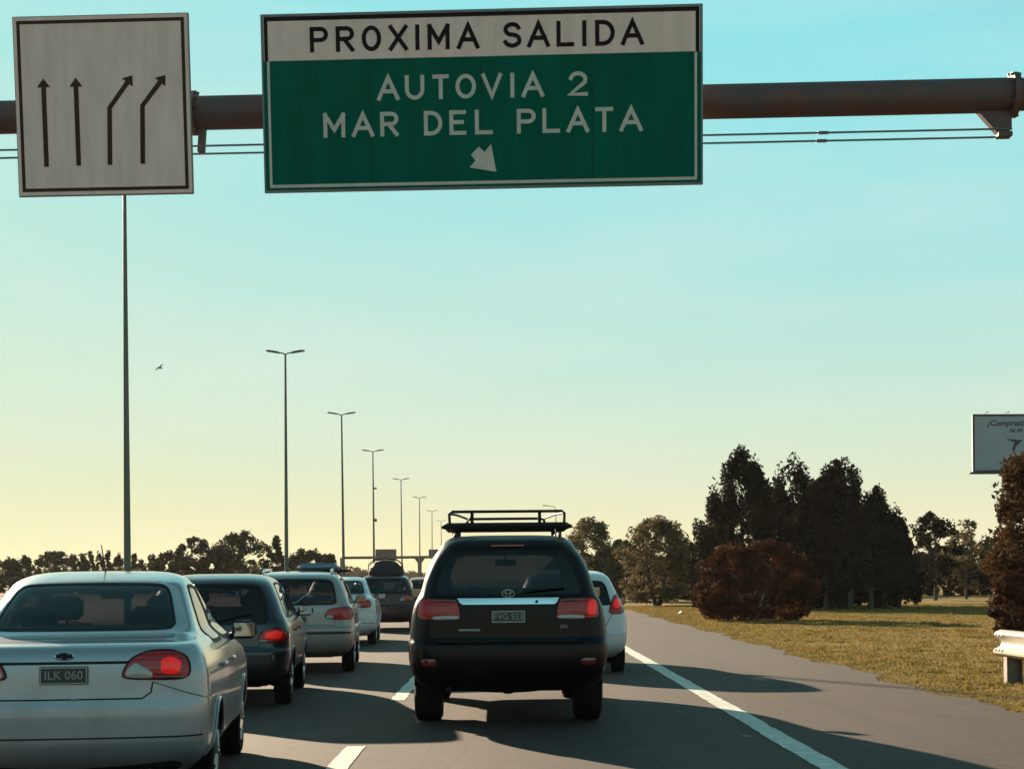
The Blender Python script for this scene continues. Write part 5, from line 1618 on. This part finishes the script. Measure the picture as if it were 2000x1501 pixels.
for x in (-.335, .315):
    b = MB(); b.box((x, .80, (zb_ + 2.02) / 2), (.032, .032, 2.02 - zb_)); b.build('rack_post', M['black'], rack)
rk('rack_brace', [(-.40, .80, zb_ + .02), (-.335, .80, 1.985)], .010)

# 3 dark hatchback behind the sedan
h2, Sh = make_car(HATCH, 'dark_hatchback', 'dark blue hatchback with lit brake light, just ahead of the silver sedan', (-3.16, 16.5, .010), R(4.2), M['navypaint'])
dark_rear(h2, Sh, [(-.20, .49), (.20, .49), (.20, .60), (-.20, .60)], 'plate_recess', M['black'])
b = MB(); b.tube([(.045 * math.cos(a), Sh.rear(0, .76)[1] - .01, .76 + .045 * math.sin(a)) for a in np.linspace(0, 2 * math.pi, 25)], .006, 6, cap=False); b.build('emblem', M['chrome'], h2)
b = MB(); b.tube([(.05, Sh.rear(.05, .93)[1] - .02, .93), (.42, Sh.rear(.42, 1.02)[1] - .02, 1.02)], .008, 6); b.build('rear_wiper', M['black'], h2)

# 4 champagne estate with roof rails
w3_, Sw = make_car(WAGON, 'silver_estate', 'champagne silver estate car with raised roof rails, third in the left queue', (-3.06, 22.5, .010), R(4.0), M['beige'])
for x in (-.52, .52):
    b = MB(); b.tube([(x * .98, .52, 1.475), (x * .97, .62, 1.535), (x * .97, 1.9, 1.545), (x * .98, 2.05, 1.47)], .018, 8); b.build('roof_rail', M['chrome'], w3_)
b = MB(); b.tube([(-.05, Sw.rear(-.05, 1.04)[1] - .02, 1.045), (.02, Sw.rear(.02, 1.05)[1] - .025, 1.06), (.26, Sw.rear(.26, 1.2)[1] - .02, 1.26)], .010, 6); b.build('rear_wiper', M['plate_white'], w3_)
b = MB(); b.tube([(.05 * math.cos(a), Sw.rear(0, .92)[1] - .01, .92 + .05 * math.sin(a)) for a in np.linspace(0, 2 * math.pi, 25)], .007, 6, cap=False); b.build('emblem', M['chrome'], w3_)
o = MB().box((0, 0, 0), (.66, 1.05, .11), bev=.045, taper=.9).build('roof_box', M['boxgrey'])
o.location = (-2.93, 24.35, 1.60); o.rotation_euler = (0, 0, R(4))
tag(o, 'grey blue cargo box on the champagne estate\'s roof', 'roof box')
for yy in (-.4, .4):
    b = MB(); b.box((0, yy * .8, -.07), (.98, .05, .03)); b.build('cross_bar', M['black'], o)

# 5 silver sedan further on
SED2 = dict(SEDAN); SED2['plate'] = (0, .835, .275, .105, '', 0)
SED2['lamps'] = [dict(SEDAN['lamps'][0], mat='lampred', lit=())]
s5, S5 = make_car(SED2, 'pale_sedan', 'pale silver sedan half hidden behind the champagne estate', (-3.50, 32.0, .010), R(3.0), M['white'])

# 6 dark estate with luggage
WAG2 = dict(WAGON); WAG2['lamps'] = [dict(WAGON['lamps'][0], mat='lampdark', lit=())]
w6, S6 = make_car(WAG2, 'dark_estate', 'dark maroon estate car carrying covered luggage on its roof', (-3.22, 41.0, .010), R(1.5), M['maroonpaint'])
def luggage(nm, label, loc, w, l, h, rz):
    v, f = [], []
    n, m_ = 22, 9
    r_ = np.random.default_rng(3)
    for i in range(m_ + 1):
        t = i / m_
        k = math.cos(t * math.pi / 2) ** .42 if t < 1 else 0.0
        for j in range(n):
            a = j * 2 * math.pi / n
            c, s = math.cos(a), math.sin(a)
            e = .5
            v.append((w / 2 * math.copysign(abs(c) ** e, c) * k * (1 + .05 * r_.normal()), l / 2 * math.copysign(abs(s) ** e, s) * k * (1 + .04 * r_.normal()), h * t * (1 + .02 * r_.normal())))
    for i in range(m_):
        for j in range(n):
            f.append((i * n + j, i * n + (j + 1) % n, (i + 1) * n + (j + 1) % n, (i + 1) * n + j))
    f.append(tuple(range(n))[::-1])
    o = mesh_obj(nm, v, f, M['bag'], None, 60)
    o.location = loc; o.rotation_euler = (0, 0, rz)
    return tag(o, label, 'luggage')
lg = luggage('roof_luggage', 'rounded black luggage bundle strapped on the dark estate\'s roof', (-3.26, 42.3, 1.512), .96, 1.4, .44, R(1.5))
for yy in (-.35, .35):
    b = MB(); b.tube([(-.47, yy, .02), (-.45, yy, .30), (-.30, yy, .43), (.0, yy, .455), (.30, yy, .43), (.45, yy, .30), (.47, yy, .02)], .014, 6)
    b.build('strap', M['black'], lg)

# 7 orange hatchback, 8 white hatchback on the right, further queue
HAT2 = dict(HATCH); HAT2['lamps'] = [dict(HATCH['lamps'][0], lit=())]
make_car(HAT2, 'orange_hatchback', 'small orange brown hatchback glimpsed left of the black off-road estate', (-2.75, 53.0, .010), R(1), M['orangepaint'])
HAT3 = dict(HATCH)
HAT3['lamps'] = [dict(outline=[(.55, .86), (.74, .85), (.79, .90), (.775, 1.08), (.715, 1.15), (.64, 1.12), (.58, .98)], mat='lampred', lit=(1, -1),
                      inner=[('brake_light', 'lamplit', [(.62, .93), (.72, .93), (.72, 1.06), (.64, 1.06)])])]
HAT3['rows'] = [(z if z < .9 else .9 + (z - .9) * 1.06, a, b_, w) for z, a, b_, w in HATCH['rows']]
HAT3['windows'] = [(w[0], w[1], [(a, c if w[1] != 'rear' else max(c, .98)) for a, c in w[2]]) + tuple(w[3:]) for w in HATCH['windows']]
make_car(HAT3, 'white_hatchback', 'white hatchback with lit brake lights showing right of the black off-road estate', (.93, 21.9, .010), R(-.3), M['white'])
make_car(SED2, 'distant_sedan', 'distant silver sedan at the head of the visible left queue', (-3.1, 66.0, .010), R(0), M['silver'])
make_car(HAT2, 'distant_hatchback', 'distant dark hatchback beyond the luggage carrying estate', (-6.4, 72.0, .010), R(0), M['navypaint'])

# ------------------------------------------------------------------ evening haze
hm = bpy.data.materials.new('haze_air')
hm.use_nodes = True
for n in list(hm.node_tree.nodes):
    if n.type != 'OUTPUT_MATERIAL': hm.node_tree.nodes.remove(n)
pv = hm.node_tree.nodes.new('ShaderNodeVolumePrincipled')
pv.inputs['Color'].default_value = (.95, .93, .86, 1)
pv.inputs['Density'].default_value = 0.00008
pv.inputs['Anisotropy'].default_value = 0.2
hm.node_tree.links.new(pv.outputs['Volume'], [n for n in hm.node_tree.nodes if n.type == 'OUTPUT_MATERIAL'][0].inputs['Volume'])
hb = MB().box((0, 600, 11.5), (2900, 1900, 25)).build('haze', hm, None, 0)
tag(hb, 'thin warm evening haze over the road and fields', 'haze', kind='stuff')
